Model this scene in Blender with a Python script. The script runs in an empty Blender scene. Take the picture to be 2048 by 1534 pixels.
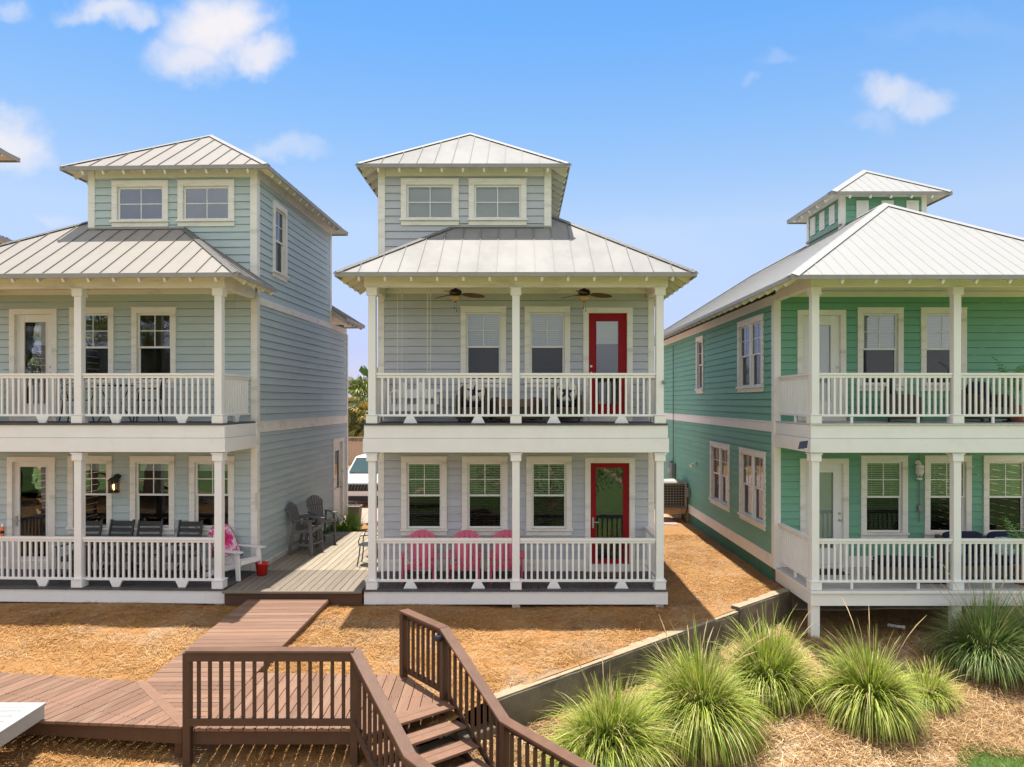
import bpy, bmesh, math, random
import numpy as np
from mathutils import Vector, Matrix
random.seed(7)
rng = np.random.default_rng(7)
R = math.radians
SC = bpy.context.scene
COL = SC.collection

# ------------------------------------------------------------------ camera
CZ = 3.52                       # camera height above the middle porch floor (z = 0)
cam = bpy.data.cameras.new('camera')
cam.sensor_width = 36.0
cam.lens = 36.0 * 1450 / 2048
cam.shift_x = -14 / 2048
cam.shift_y = 36 / 2048
cam.clip_end = 6000
cam_o = bpy.data.objects.new('camera', cam)
cam_o.location = (0, 0, CZ)
cam_o.rotation_euler = (R(90), 0, 0)
COL.objects.link(cam_o)
SC.camera = cam_o
SC.view_settings.view_transform = 'Standard'
SC.view_settings.look = 'None'
SC.view_settings.exposure = 0.80
SC.view_settings.gamma = 1.0
SC.cycles.max_bounces = 7
SC.cycles.transparent_max_bounces = 12
SC.cycles.caustics_reflective = False
SC.cycles.caustics_refractive = False

# ------------------------------------------------------------------ sun and sky
SUN_DIR = Vector((0.045, -0.125, -1.0)).normalized()     # the way the light travels
sun = bpy.data.lights.new('sun', 'SUN')
sun.energy = 4.7
sun.angle = R(0.5)
sun.color = (1.0, 0.955, 0.89)
sun_o = bpy.data.objects.new('sun', sun)
sun_o.rotation_euler = SUN_DIR.to_track_quat('-Z', 'Y').to_euler()
sun_o.location = (0, 0, 40)
COL.objects.link(sun_o)

world = bpy.data.worlds.new('World')
SC.world = world
world.use_nodes = True


def build_world():
    nt = world.node_tree
    N, L = nt.nodes, nt.links
    N.clear()

    def nd(t, **k):
        n = N.new(t)
        for a, b in k.items():
            setattr(n, a, b)
        return n

    def math_(op, a, b=None, clamp=False):
        n = nd('ShaderNodeMath', operation=op, use_clamp=clamp)
        for i, x in enumerate((a, b)):
            if x is None:
                continue
            if isinstance(x, (int, float)):
                n.inputs[i].default_value = x
            else:
                L.new(x, n.inputs[i])
        return n.outputs[0]

    out = nd('ShaderNodeOutputWorld')
    bg = nd('ShaderNodeBackground')
    bg.inputs['Strength'].default_value = 0.10
    L.new(bg.outputs[0], out.inputs[0])
    sky = nd('ShaderNodeTexSky', sky_type='NISHITA', sun_disc=False)
    sky.sun_elevation = math.asin(-SUN_DIR.z)
    sky.sun_rotation = math.atan2(-SUN_DIR.x, -SUN_DIR.y)
    sky.air_density = 1.0
    sky.dust_density = 0.4
    sky.ozone_density = 2.5
    # clear blue air: tint of the sky by height above the horizon
    tc0 = nd('ShaderNodeTexCoord')
    sp0 = nd('ShaderNodeSeparateXYZ')
    L.new(tc0.outputs['Generated'], sp0.inputs[0])
    ramp = nd('ShaderNodeValToRGB')
    el = ramp.color_ramp.elements
    stops = [(0.0, (.65, .62, 1.0)), (.07, (.72, .64, .9)), (.14, (1.0, .86, .93)), (.23, (1.26, 1.09, 1.0)), (.34, (.95, 1.09, 1.12)), (.47, (.62, 1.03, 1.26)), (.62, (.8, 1.0, 1.1)), (.85, (1.05, 1.0, .92))]
    el[0].position, el[0].color = stops[0][0], (*stops[0][1], 1)
    el[1].position, el[1].color = stops[-1][0], (*stops[-1][1], 1)
    for pos, c in stops[1:-1]:
        e = el.new(pos)
        e.color = (*c, 1)
    L.new(sp0.outputs[2], ramp.inputs[0])
    tint = nd('ShaderNodeMix', data_type='RGBA', blend_type='MULTIPLY')
    tint.inputs[0].default_value = 1.0
    L.new(sky.outputs[0], tint.inputs[6])
    L.new(ramp.outputs[0], tint.inputs[7])
    # clouds placed by direction on the sky
    tc = nd('ShaderNodeTexCoord')
    sep = nd('ShaderNodeSeparateXYZ')
    L.new(tc.outputs['Generated'], sep.inputs[0])
    yy = math_('MAXIMUM', math_('ABSOLUTE', sep.outputs[1]), 0.05)
    a = math_('DIVIDE', sep.outputs[0], yy)
    b = math_('DIVIDE', sep.outputs[2], yy)
    cmb = nd('ShaderNodeCombineXYZ')
    L.new(a, cmb.inputs[0])
    L.new(b, cmb.inputs[1])
    front = math_('GREATER_THAN', sep.outputs[1], 0.0)
    L.new(front, cmb.inputs[2])
    nz = nd('ShaderNodeTexNoise')
    nz.inputs['Scale'].default_value = 15
    nz.inputs['Detail'].default_value = 4
    nz.inputs['Roughness'].default_value = 0.55
    L.new(cmb.outputs[0], nz.inputs['Vector'])
    sub = nd('ShaderNodeVectorMath', operation='SUBTRACT')
    L.new(nz.outputs['Color'], sub.inputs[0])
    sub.inputs[1].default_value = (0.5, 0.5, 0.5)
    scl = nd('ShaderNodeVectorMath', operation='SCALE')
    L.new(sub.outputs[0], scl.inputs[0])
    scl.inputs['Scale'].default_value = 0.085
    add = nd('ShaderNodeVectorMath', operation='ADD')
    L.new(cmb.outputs[0], add.inputs[0])
    L.new(scl.outputs[0], add.inputs[1])

    def ab(u, v):
        return (u - 1038) / 1450, (803 - v) / 1450
    blobs = [(430, 55, 105, 75, 1.0), (385, 110, 85, 50, .8), (510, 105, 70, 36, .85), (480, 40, 70, 55, 1.0), (360, 90, 60, 34, .55), (545, 108, 45, 22, .5),
             (225, 22, 85, 30, .75), (150, 28, 50, 22, .4), (20, 15, 40, 20, .4), (270, 35, 45, 22, .6),
             (15, 285, 75, 62, .85), (60, 305, 50, 40, .5),
             (1778, 197, 66, 38, .62), (1840, 214, 60, 28, .5), (1758, 250, 50, 22, .18), (1560, 112, 40, 16, .16), (1505, 160, 26, 14, .16),
             (560, 303, 90, 24, .35), (610, 296, 40, 18, .25), (110, 430, 40, 14, .25),
             (1900, 60, 160, 30, .06), (1300, 500, 200, 60, .06)]
    acc = None
    for u, v, ru, rv, amp in blobs:
        ca, cb = ab(u, v)
        s = nd('ShaderNodeVectorMath', operation='SUBTRACT')
        L.new(add.outputs[0], s.inputs[0])
        s.inputs[1].default_value = (ca, cb, 1)
        m = nd('ShaderNodeVectorMath', operation='MULTIPLY')
        L.new(s.outputs[0], m.inputs[0])
        m.inputs[1].default_value = (1450 / ru, 1450 / rv, 5)
        ln = nd('ShaderNodeVectorMath', operation='LENGTH')
        L.new(m.outputs[0], ln.inputs[0])
        mr = nd('ShaderNodeMapRange', interpolation_type='SMOOTHSTEP')
        mr.inputs['From Min'].default_value = 1.4
        mr.inputs['From Max'].default_value = 0.2
        mr.inputs['To Min'].default_value = 0
        mr.inputs['To Max'].default_value = amp
        L.new(ln.outputs['Value'], mr.inputs['Value'])
        acc = mr.outputs[0] if acc is None else math_('MAXIMUM', acc, mr.outputs[0])
    # unseen bright clouds added behind and beside the viewer to fill shaded walls
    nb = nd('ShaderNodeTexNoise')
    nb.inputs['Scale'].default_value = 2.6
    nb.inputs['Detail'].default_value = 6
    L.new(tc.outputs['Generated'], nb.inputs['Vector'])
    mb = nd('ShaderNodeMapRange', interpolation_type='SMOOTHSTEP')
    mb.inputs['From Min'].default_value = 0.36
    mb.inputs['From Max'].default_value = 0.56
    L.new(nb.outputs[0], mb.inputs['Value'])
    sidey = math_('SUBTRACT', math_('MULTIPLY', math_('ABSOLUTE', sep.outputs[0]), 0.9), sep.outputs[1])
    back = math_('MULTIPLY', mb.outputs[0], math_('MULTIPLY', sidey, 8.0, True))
    mix = nd('ShaderNodeMix', data_type='RGBA')
    L.new(acc, mix.inputs[0])
    L.new(tint.outputs[2], mix.inputs[6])
    mix.inputs[7].default_value = (5.3, 5.15, 5.35, 1)
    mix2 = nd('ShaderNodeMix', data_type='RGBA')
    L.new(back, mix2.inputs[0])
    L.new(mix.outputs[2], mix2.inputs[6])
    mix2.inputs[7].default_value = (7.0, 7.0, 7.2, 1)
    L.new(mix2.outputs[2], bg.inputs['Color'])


build_world()

# ------------------------------------------------------------------ pixel helpers (measuring the photograph)
F = 1450.0


def px(u, Y):
    return (u - 1038) / F * Y


def pz(v, Y):
    return CZ + (803 - v) / F * Y


# ------------------------------------------------------------------ materials
def mat(name, color, rough=0.6, var=0.06, scale=6.0, stretch=(1, 1, 1), island=0.0, bump=0.0, bscale=40.0,
        metallic=0.0, spec=0.35, dirt=None, detail=4.0, bump_dist=0.01, dirt2=None):
    m = bpy.data.materials.new(name)
    m.use_nodes = True
    nt = m.node_tree
    N, L = nt.nodes, nt.links
    p = N['Principled BSDF']
    p.inputs['Roughness'].default_value = rough
    p.inputs['Metallic'].default_value = metallic
    p.inputs['Specular IOR Level'].default_value = spec
    tc = N.new('ShaderNodeTexCoord')
    mp = N.new('ShaderNodeMapping')
    mp.inputs['Scale'].default_value = stretch
    L.new(tc.outputs['Object'], mp.inputs[0])
    nz = N.new('ShaderNodeTexNoise')
    nz.inputs['Scale'].default_value = scale
    nz.inputs['Detail'].default_value = detail
    L.new(mp.outputs[0], nz.inputs['Vector'])
    mr = N.new('ShaderNodeMapRange')
    mr.inputs['From Min'].default_value = 0.25
    mr.inputs['From Max'].default_value = 0.75
    mr.inputs['To Min'].default_value = 1 - var
    mr.inputs['To Max'].default_value = 1 + var
    L.new(nz.outputs[0], mr.inputs['Value'])
    val = mr.outputs[0]
    if island:
        g = N.new('ShaderNodeNewGeometry')
        m2 = N.new('ShaderNodeMapRange')
        m2.inputs['To Min'].default_value = 1 - island
        m2.inputs['To Max'].default_value = 1 + island
        L.new(g.outputs['Random Per Island'], m2.inputs['Value'])
        mu = N.new('ShaderNodeMath')
        mu.operation = 'MULTIPLY'
        L.new(val, mu.inputs[0])
        L.new(m2.outputs[0], mu.inputs[1])
        val = mu.outputs[0]
    sc = N.new('ShaderNodeVectorMath')
    sc.operation = 'SCALE'
    sc.inputs[0].default_value = color[:3]
    L.new(val, sc.inputs['Scale'])
    colout = sc.outputs[0]
    for dd in (dirt, dirt2):
        if not dd:
            continue
        dcol, amt, dscale, lo, hi = dd
        n2 = N.new('ShaderNodeTexNoise')
        n2.inputs['Scale'].default_value = dscale
        n2.inputs['Detail'].default_value = 8
        n2.inputs['Roughness'].default_value = 0.65
        L.new(mp.outputs[0], n2.inputs['Vector'])
        r2 = N.new('ShaderNodeMapRange')
        r2.inputs['From Min'].default_value = lo
        r2.inputs['From Max'].default_value = hi
        r2.inputs['To Max'].default_value = amt
        L.new(n2.outputs[0], r2.inputs['Value'])
        mx = N.new('ShaderNodeMix')
        mx.data_type = 'RGBA'
        L.new(r2.outputs[0], mx.inputs[0])
        L.new(colout, mx.inputs[6])
        mx.inputs[7].default_value = (*dcol, 1)
        colout = mx.outputs[2]
    L.new(colout, p.inputs['Base Color'])
    if bump:
        n3 = N.new('ShaderNodeTexNoise')
        n3.inputs['Scale'].default_value = bscale
        n3.inputs['Detail'].default_value = 5
        L.new(mp.outputs[0], n3.inputs['Vector'])
        b = N.new('ShaderNodeBump')
        b.inputs['Strength'].default_value = bump
        b.inputs['Distance'].default_value = bump_dist
        L.new(n3.outputs[0], b.inputs['Height'])
        L.new(b.outputs[0], p.inputs['Normal'])
    return m


def ramp_island(name, stops, rough=0.6, spec=0.2, trans=0.0, var=0.0, vscale=1.0):
    """every loose piece of the mesh takes its own colour from the ramp"""
    m = bpy.data.materials.new(name)
    m.use_nodes = True
    N, L = m.node_tree.nodes, m.node_tree.links
    p = N['Principled BSDF']
    p.inputs['Roughness'].default_value = rough
    p.inputs['Specular IOR Level'].default_value = spec
    g = N.new('ShaderNodeNewGeometry')
    cr = N.new('ShaderNodeValToRGB')
    e = cr.color_ramp.elements
    while len(e) > 1:
        e.remove(e[-1])
    e[0].position, e[0].color = stops[0][0], (*stops[0][1], 1)
    for pos, c in stops[1:]:
        x = e.new(pos)
        x.color = (*c, 1)
    src = g.outputs['Random Per Island']
    if var:
        tc = N.new('ShaderNodeTexCoord')
        nz = N.new('ShaderNodeTexNoise')
        nz.inputs['Scale'].default_value = vscale
        nz.inputs['Detail'].default_value = 3
        L.new(tc.outputs['Object'], nz.inputs['Vector'])
        ma = N.new('ShaderNodeMath')
        ma.operation = 'MULTIPLY_ADD'
        L.new(nz.outputs[0], ma.inputs[0])
        ma.inputs[1].default_value = var * 2
        ma.inputs[2].default_value = -var
        ad = N.new('ShaderNodeMath')
        ad.operation = 'ADD'
        ad.use_clamp = True
        L.new(src, ad.inputs[0])
        L.new(ma.outputs[0], ad.inputs[1])
        src = ad.outputs[0]
    L.new(src, cr.inputs[0])
    L.new(cr.outputs[0], p.inputs['Base Color'])
    if trans:
        t = N.new('ShaderNodeBsdfTranslucent')
        L.new(cr.outputs[0], t.inputs['Color'])
        mx = N.new('ShaderNodeMixShader')
        mx.inputs[0].default_value = trans
        L.new(p.outputs[0], mx.inputs[1])
        L.new(t.outputs[0], mx.inputs[2])
        L.new(mx.outputs[0], N['Material Output'].inputs[0])
    return m


def glass_mat(name, ior=1.9, tint=(0.75, 0.8, 0.8), rough=0.0):
    m = bpy.data.materials.new(name)
    m.use_nodes = True
    N, L = m.node_tree.nodes, m.node_tree.links
    N.remove(N['Principled BSDF'])
    t = N.new('ShaderNodeBsdfTransparent')
    t.inputs[0].default_value = (*tint, 1)
    g = N.new('ShaderNodeBsdfGlossy')
    g.inputs['Roughness'].default_value = rough
    g.inputs['Color'].default_value = (0.95, 0.97, 1, 1)
    fr = N.new('ShaderNodeFresnel')
    fr.inputs['IOR'].default_value = ior
    tc = N.new('ShaderNodeTexCoord')
    nz = N.new('ShaderNodeTexNoise')
    nz.inputs['Scale'].default_value = 2.2
    L.new(tc.outputs['Object'], nz.inputs['Vector'])
    b = N.new('ShaderNodeBump')
    b.inputs['Strength'].default_value = 0.05
    b.inputs['Distance'].default_value = 0.02
    L.new(nz.outputs[0], b.inputs['Height'])
    L.new(b.outputs[0], g.inputs['Normal'])
    mx = N.new('ShaderNodeMixShader')
    L.new(fr.outputs[0], mx.inputs[0])
    L.new(t.outputs[0], mx.inputs[1])
    L.new(g.outputs[0], mx.inputs[2])
    L.new(mx.outputs[0], N['Material Output'].inputs[0])
    return m


def emis_mat(name, color, strength):
    m = bpy.data.materials.new(name)
    m.use_nodes = True
    N, L = m.node_tree.nodes, m.node_tree.links
    p = N['Principled BSDF']
    p.inputs['Base Color'].default_value = (*color, 1)
    p.inputs['Emission Color'].default_value = (*color, 1)
    p.inputs['Emission Strength'].default_value = strength
    return m


DIRT = (0.33, 0.29, 0.23)
M = {}
M['white'] = mat('white_paint', (0.80, 0.775, 0.735), 0.5, 0.035, 3, bump=0.08, bscale=60, dirt=(DIRT, 0.32, 2.2, 0.58, 0.82))
M['white_worn'] = mat('worn_white_paint', (0.79, 0.76, 0.705), 0.55, 0.05, 3, bump=0.15, bscale=40, stretch=(0.35, 1, 2), dirt=((0.26, 0.22, 0.16), 0.6, 3.2, 0.52, 0.80))
M['white_clean'] = mat('clean_white_paint', (0.80, 0.79, 0.765), 0.45, 0.03, 3, bump=0.06, bscale=60, dirt=(DIRT, 0.25, 2.0, 0.58, 0.85))
M['platform'] = mat('pale_grey_white_boards', (0.36, 0.37, 0.365), 0.5, 0.05, 3, island=0.04, bump=0.1)
M['frame'] = mat('vinyl_white', (0.80, 0.79, 0.77), 0.4, 0.02, 4)
M['side_blue'] = mat('pale_blue_siding', (0.45, 0.525, 0.525), 0.6, 0.05, 2.5, stretch=(0.6, 0.6, 3), island=0.05, bump=0.12, bscale=50, dirt=((0.22, 0.27, 0.25), 0.25, 1.6, 0.55, 0.85))
M['side_grey'] = mat('grey_siding', (0.475, 0.49, 0.525), 0.6, 0.05, 2.5, stretch=(0.6, 0.6, 3), island=0.05, bump=0.12, bscale=50, dirt=((0.25, 0.25, 0.24), 0.25, 1.6, 0.55, 0.85))
M['side_green'] = mat('green_siding', (0.165, 0.375, 0.265), 0.6, 0.05, 2.5, stretch=(0.6, 0.6, 3), island=0.05, bump=0.12, bscale=50, dirt=((0.08, 0.2, 0.15), 0.25, 1.6, 0.55, 0.85))
M['side_beige'] = mat('beige_siding', (0.5, 0.42, 0.3), 0.6, 0.05, 2.5, island=0.05)
M['found_green'] = mat('green_foundation', (0.06, 0.19, 0.13), 0.8, 0.12, 3, bump=0.3, bscale=30)
M['roof_grey'] = mat('galvanised_roof', (0.255, 0.247, 0.232), 0.5, 0.06, 1.4, stretch=(1, 0.4, 1), spec=0.2, dirt=((0.14, 0.13, 0.12), 0.7, 1.0, 0.47, 0.74))
M['roof_tan'] = mat('aged_metal_roof', (0.295, 0.268, 0.238), 0.5, 0.06, 1.6, spec=0.2, dirt=((0.24, 0.22, 0.2), 0.4, 1.3, 0.55, 0.82))
M['roof_white'] = mat('white_metal_roof', (0.345, 0.34, 0.325), 0.45, 0.03, 1.6, spec=0.2, dirt=((0.3, 0.29, 0.27), 0.3, 1.6, 0.55, 0.85))
M['seam'] = mat('roof_seam', (0.19, 0.18, 0.17), 0.5, 0.08, 5)
M['seam_white'] = mat('roof_rib', (0.33, 0.325, 0.31), 0.5, 0.05, 5)
M['cap'] = mat('ridge_cap_metal', (0.30, 0.292, 0.278), 0.45, 0.05, 4)
M['cap_white'] = mat('ridge_cap_white', (0.345, 0.34, 0.325), 0.45, 0.05, 4)
M['drip'] = mat('grey_drip_edge', (0.29, 0.28, 0.26), 0.5, 0.1, 5)
M['soffit'] = mat('soffit_boards', (0.68, 0.645, 0.58), 0.65, 0.08, 5)
M['deck_dark'] = mat('dark_composite_deck', (0.085, 0.083, 0.088), 0.6, 0.15, 4, stretch=(4, 0.5, 1), island=0.12, bump=0.15)
M['deck_light'] = mat('light_porch_floor', (0.52, 0.51, 0.50), 0.6, 0.06, 3, island=0.03)
M['deck_pale'] = mat('weathered_pale_deck', (0.33, 0.275, 0.20), 0.75, 0.14, 5, stretch=(5, 0.4, 1), island=0.13, bump=0.25, dirt=((0.15, 0.13, 0.09), 0.5, 0.9, 0.52, 0.78))
M['deck_taupe'] = mat('taupe_stained_deck', (0.20, 0.165, 0.125), 0.7, 0.14, 5, stretch=(5, 0.4, 1), island=0.1, bump=0.2)
BR = (0.205, 0.115, 0.075)
M['board_y'] = mat('brown_stained_boards', BR, 0.6, 0.12, 6, stretch=(5, 0.35, 1), island=0.2, bump=0.25, dirt=((0.10, 0.055, 0.04), 0.45, 1.6, 0.56, 0.8), dirt2=((0.36, 0.25, 0.17), 0.5, 0.8, 0.5, 0.75))
M['board_x'] = mat('brown_stained_cross_boards', BR, 0.6, 0.12, 6, stretch=(0.35, 5, 1), island=0.2, bump=0.25, dirt=((0.10, 0.055, 0.04), 0.45, 1.6, 0.56, 0.8), dirt2=((0.36, 0.25, 0.17), 0.5, 0.8, 0.5, 0.75))
M['brown'] = mat('brown_stained_timber', (0.085, 0.043, 0.026), 0.55, 0.1, 7, stretch=(1, 1, 0.5), island=0.06, bump=0.2)
M['concrete'] = mat('stained_concrete', (0.19, 0.158, 0.115), 0.85, 0.2, 5, bump=0.5, bscale=30, dirt=((0.045, 0.047, 0.035), 0.85, 1.3, 0.42, 0.66))
M['concrete_top'] = mat('sunlit_wall_top', (0.34, 0.27, 0.18), 0.9, 0.2, 12, bump=0.4, bscale=40, dirt=((0.3, 0.2, 0.1), 0.6, 4, 0.5, 0.7))  # paler than the wall: sunlit brightness put into the colour, with straw flecks
M['straw_ground'] = mat('pine_straw_bed', (0.32, 0.16, 0.052), 0.9, 0.3, 20, stretch=(1, 1, 1), bump=0.6, bscale=60, bump_dist=0.03, dirt=((0.34, 0.24, 0.14), 0.6, 3.2, 0.52, 0.72), dirt2=((0.30, 0.235, 0.165), 0.7, 0.9, 0.5, 0.66))
M['slope_ground'] = mat('dry_straw_slope', (0.36, 0.23, 0.115), 0.9, 0.3, 20, bump=0.6, bscale=60, bump_dist=0.03, dirt=((0.45, 0.38, 0.28), 0.6, 2.2, 0.52, 0.72))
M['needle'] = ramp_island('pine_needles', [(0, (0.13, 0.06, 0.02)), (0.3, (0.30, 0.14, 0.04)), (0.65, (0.46, 0.235, 0.07)), (0.9, (0.53, 0.315, 0.12)), (1, (0.58, 0.41, 0.22))], 0.65, var=0.5, vscale=1.4)
M['dry'] = ramp_island('dry_grass_litter', [(0, (0.17, 0.09, 0.035)), (0.35, (0.36, 0.205, 0.08)), (0.7, (0.52, 0.335, 0.16)), (1, (0.64, 0.50, 0.33))], 0.65, var=0.5, vscale=1.1)
M['blade'] = ramp_island('grass_blades', [(0, (0.06, 0.13, 0.02)), (0.18, (0.20, 0.30, 0.035)), (0.42, (0.40, 0.47, 0.06)), (0.70, (0.50, 0.53, 0.11)), (0.9, (0.58, 0.56, 0.24)), (1, (0.52, 0.38, 0.21))], 0.5, 0.3, trans=0.3)
M['blade_dark'] = ramp_island('deep_green_grass_blades', [(0, (0.06, 0.13, 0.035)), (0.4, (0.19, 0.29, 0.07)), (0.75, (0.28, 0.34, 0.11)), (0.93, (0.46, 0.45, 0.22)), (1, (0.5, 0.4, 0.24))], 0.5, 0.3, trans=0.25)
M['seed'] = mat('seed_head_straw', (0.50, 0.37, 0.2), 0.7, 0.15, 20)
M['lawn'] = mat('mown_lawn', (0.085, 0.145, 0.028), 0.9, 0.35, 1.5, bump=0.4, bscale=80)
M['lawn_blade'] = ramp_island('lawn_blades', [(0, (0.10, 0.18, 0.03)), (0.6, (0.2, 0.29, 0.055)), (1, (0.34, 0.36, 0.12))], 0.6, trans=0.2)
M['leaf'] = ramp_island('palm_leaf', [(0, (0.05, 0.10, 0.02)), (0.5, (0.11, 0.18, 0.035)), (0.8, (0.25, 0.26, 0.06)), (1, (0.42, 0.30, 0.1))], 0.45, 0.4, trans=0.15)
M['leaf_yellow'] = ramp_island('yellow_palm_leaf', [(0, (0.12, 0.16, 0.03)), (0.5, (0.3, 0.26, 0.05)), (1, (0.5, 0.33, 0.1))], 0.5, 0.3, trans=0.15)
M['leaf_green'] = ramp_island('strappy_leaf', [(0, (0.05, 0.16, 0.02)), (0.6, (0.12, 0.3, 0.035)), (1, (0.22, 0.4, 0.07))], 0.45, 0.4, trans=0.2)
M['bark'] = mat('palm_bark', (0.16, 0.115, 0.08), 0.9, 0.3, 14, bump=0.6, bscale=25)
M['glass'] = glass_mat('window_glass', 1.7, (.94, .95, .95))
M['glass_up'] = glass_mat('tower_window_glass', 2.7, (.8, .85, .88))
M['screen'] = glass_mat('screened_glass', 1.45, (0.5, 0.505, 0.505), 0.05)
M['blind'] = mat('white_blind_slats', (0.82, 0.84, 0.83), 0.6, 0.02, 4)
M['blind_dim'] = mat('grey_blind_slats', (0.42, 0.42, 0.41), 0.6, 0.03, 4)
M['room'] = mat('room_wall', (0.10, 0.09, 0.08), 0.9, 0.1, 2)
M['red'] = mat('red_door_paint', (0.30, 0.010, 0.014), 0.5, 0.06, 4, spec=0.15)
M['red_plastic'] = mat('red_bucket_plastic', (0.62, 0.025, 0.015), 0.35, 0.04, 4, spec=0.5)
M['metal'] = mat('brushed_metal', (0.45, 0.44, 0.42), 0.35, 0.06, 10, metallic=0.8)
M['black'] = mat('black_metal', (0.022, 0.021, 0.021), 0.45, 0.1, 10, spec=0.5)
M['pink'] = mat('pink_plastic', (0.66, 0.10, 0.19), 0.42, 0.05, 4, island=0.04, spec=0.45)
M['char'] = mat('charcoal_plastic_wood', (0.055, 0.056, 0.06), 0.55, 0.15, 8, island=0.12)
M['char_tall'] = mat('weathered_charcoal_wood', (0.14, 0.132, 0.128), 0.6, 0.15, 8, island=0.15)
M['wicker'] = mat('brown_wicker', (0.12, 0.085, 0.065), 0.7, 0.35, 60, bump=0.8, bscale=90, dirt=((0.02, 0.014, 0.012), 0.6, 45, 0.5, 0.7))
M['table_wood'] = mat('table_top_wood', (0.23, 0.15, 0.10), 0.5, 0.12, 6)
M['navy'] = mat('navy_fabric', (0.014, 0.02, 0.05), 0.85, 0.15, 30)
M['cream'] = mat('cream_fabric', (0.66, 0.62, 0.56), 0.85, 0.06, 20)
M['teal'] = mat('patterned_aqua_fabric', (0.42, 0.58, 0.6), 0.85, 0.1, 20, dirt=((0.1, 0.3, 0.34), 0.8, 14, 0.5, 0.56))
M['bronze'] = mat('dark_bronze', (0.035, 0.026, 0.022), 0.4, 0.1, 10, metallic=0.5)
M['blade_wood'] = mat('carved_fan_blade', (0.14, 0.06, 0.032), 0.45, 0.2, 8)
M['amber'] = mat('amber_glass_bowl', (0.55, 0.36, 0.18), 0.3, 0.15, 12, spec=0.6)
M['frost'] = mat('frosted_bowl', (0.74, 0.72, 0.66), 0.3, 0.05, 12, spec=0.6)
M['rope'] = mat('swing_rope', (0.70, 0.66, 0.58), 0.8, 0.1, 40)
M['car'] = mat('white_car_paint', (0.80, 0.80, 0.80), 0.22, 0.01, 2, spec=0.6)
M['car_glass'] = mat('car_window', (0.035, 0.07, 0.07), 0.05, 0.1, 2, spec=0.8)
M['car_black'] = mat('car_black_trim', (0.016, 0.016, 0.017), 0.5, 0.1, 8)
M['chrome'] = mat('chrome', (0.6, 0.6, 0.6), 0.15, 0.03, 5, metallic=1.0)
M['lamp_glass'] = mat('headlight_glass', (0.65, 0.67, 0.7), 0.08, 0.03, 5, spec=0.8)
M['rubber'] = mat('tyre_rubber', (0.018, 0.018, 0.018), 0.8, 0.1, 12)
M['fence'] = mat('tan_vinyl', (0.46, 0.37, 0.28), 0.5, 0.05, 3)
M['paver'] = mat('pink_brick_paving', (0.42, 0.29, 0.23), 0.85, 0.2, 9, bump=0.4)
M['pot_grey'] = mat('woven_grey_pot', (0.22, 0.19, 0.165), 0.8, 0.2, 40, bump=0.6)
M['terracotta'] = mat('terracotta_pot', (0.30, 0.095, 0.045), 0.75, 0.12, 8)
M['ac_metal'] = mat('air_conditioner_casing', (0.42, 0.40, 0.36), 0.5, 0.06, 6, metallic=0.2)
M['ac_dark'] = mat('condenser_coil', (0.05, 0.042, 0.036), 0.6, 0.2, 30)
M['ac_stand'] = mat('raw_timber', (0.38, 0.24, 0.13), 0.8, 0.15, 6)
M['grey_box'] = mat('utility_grey', (0.24, 0.245, 0.25), 0.5, 0.08, 6, metallic=0.2)
M['fence_brown'] = mat('dark_brown_fence', (0.06, 0.038, 0.028), 0.7, 0.2, 6, island=0.2)
M['solar'] = mat('solar_panel', (0.03, 0.04, 0.09), 0.15, 0.1, 10, spec=0.7)
M['mat_grey'] = mat('coir_mat', (0.13, 0.085, 0.055), 0.95, 0.2, 50)
M['mat_black'] = mat('black_door_mat', (0.02, 0.02, 0.024), 0.95, 0.2, 50, dirt=((0.5, 0.5, 0.5), 0.9, 9, 0.62, 0.66))
M['orange'] = mat('orange_bottle', (0.75, 0.16, 0.03), 0.35, 0.03, 5)
M['flower'] = mat('pale_pink_petals', (0.75, 0.5, 0.45), 0.6, 0.1, 8)
M['asphalt'] = mat('grey_asphalt', (0.10, 0.10, 0.10), 0.9, 0.15, 2, bump=0.3)
M['pvc'] = mat('white_pipe', (0.75, 0.75, 0.74), 0.35, 0.03, 5)
M['bulb'] = emis_mat('warm_bulb', (1.0, 0.62, 0.25), 4.0)
M['smoke_glass'] = glass_mat('lantern_glass', 1.5, (0.7, 0.6, 0.5))


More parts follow.
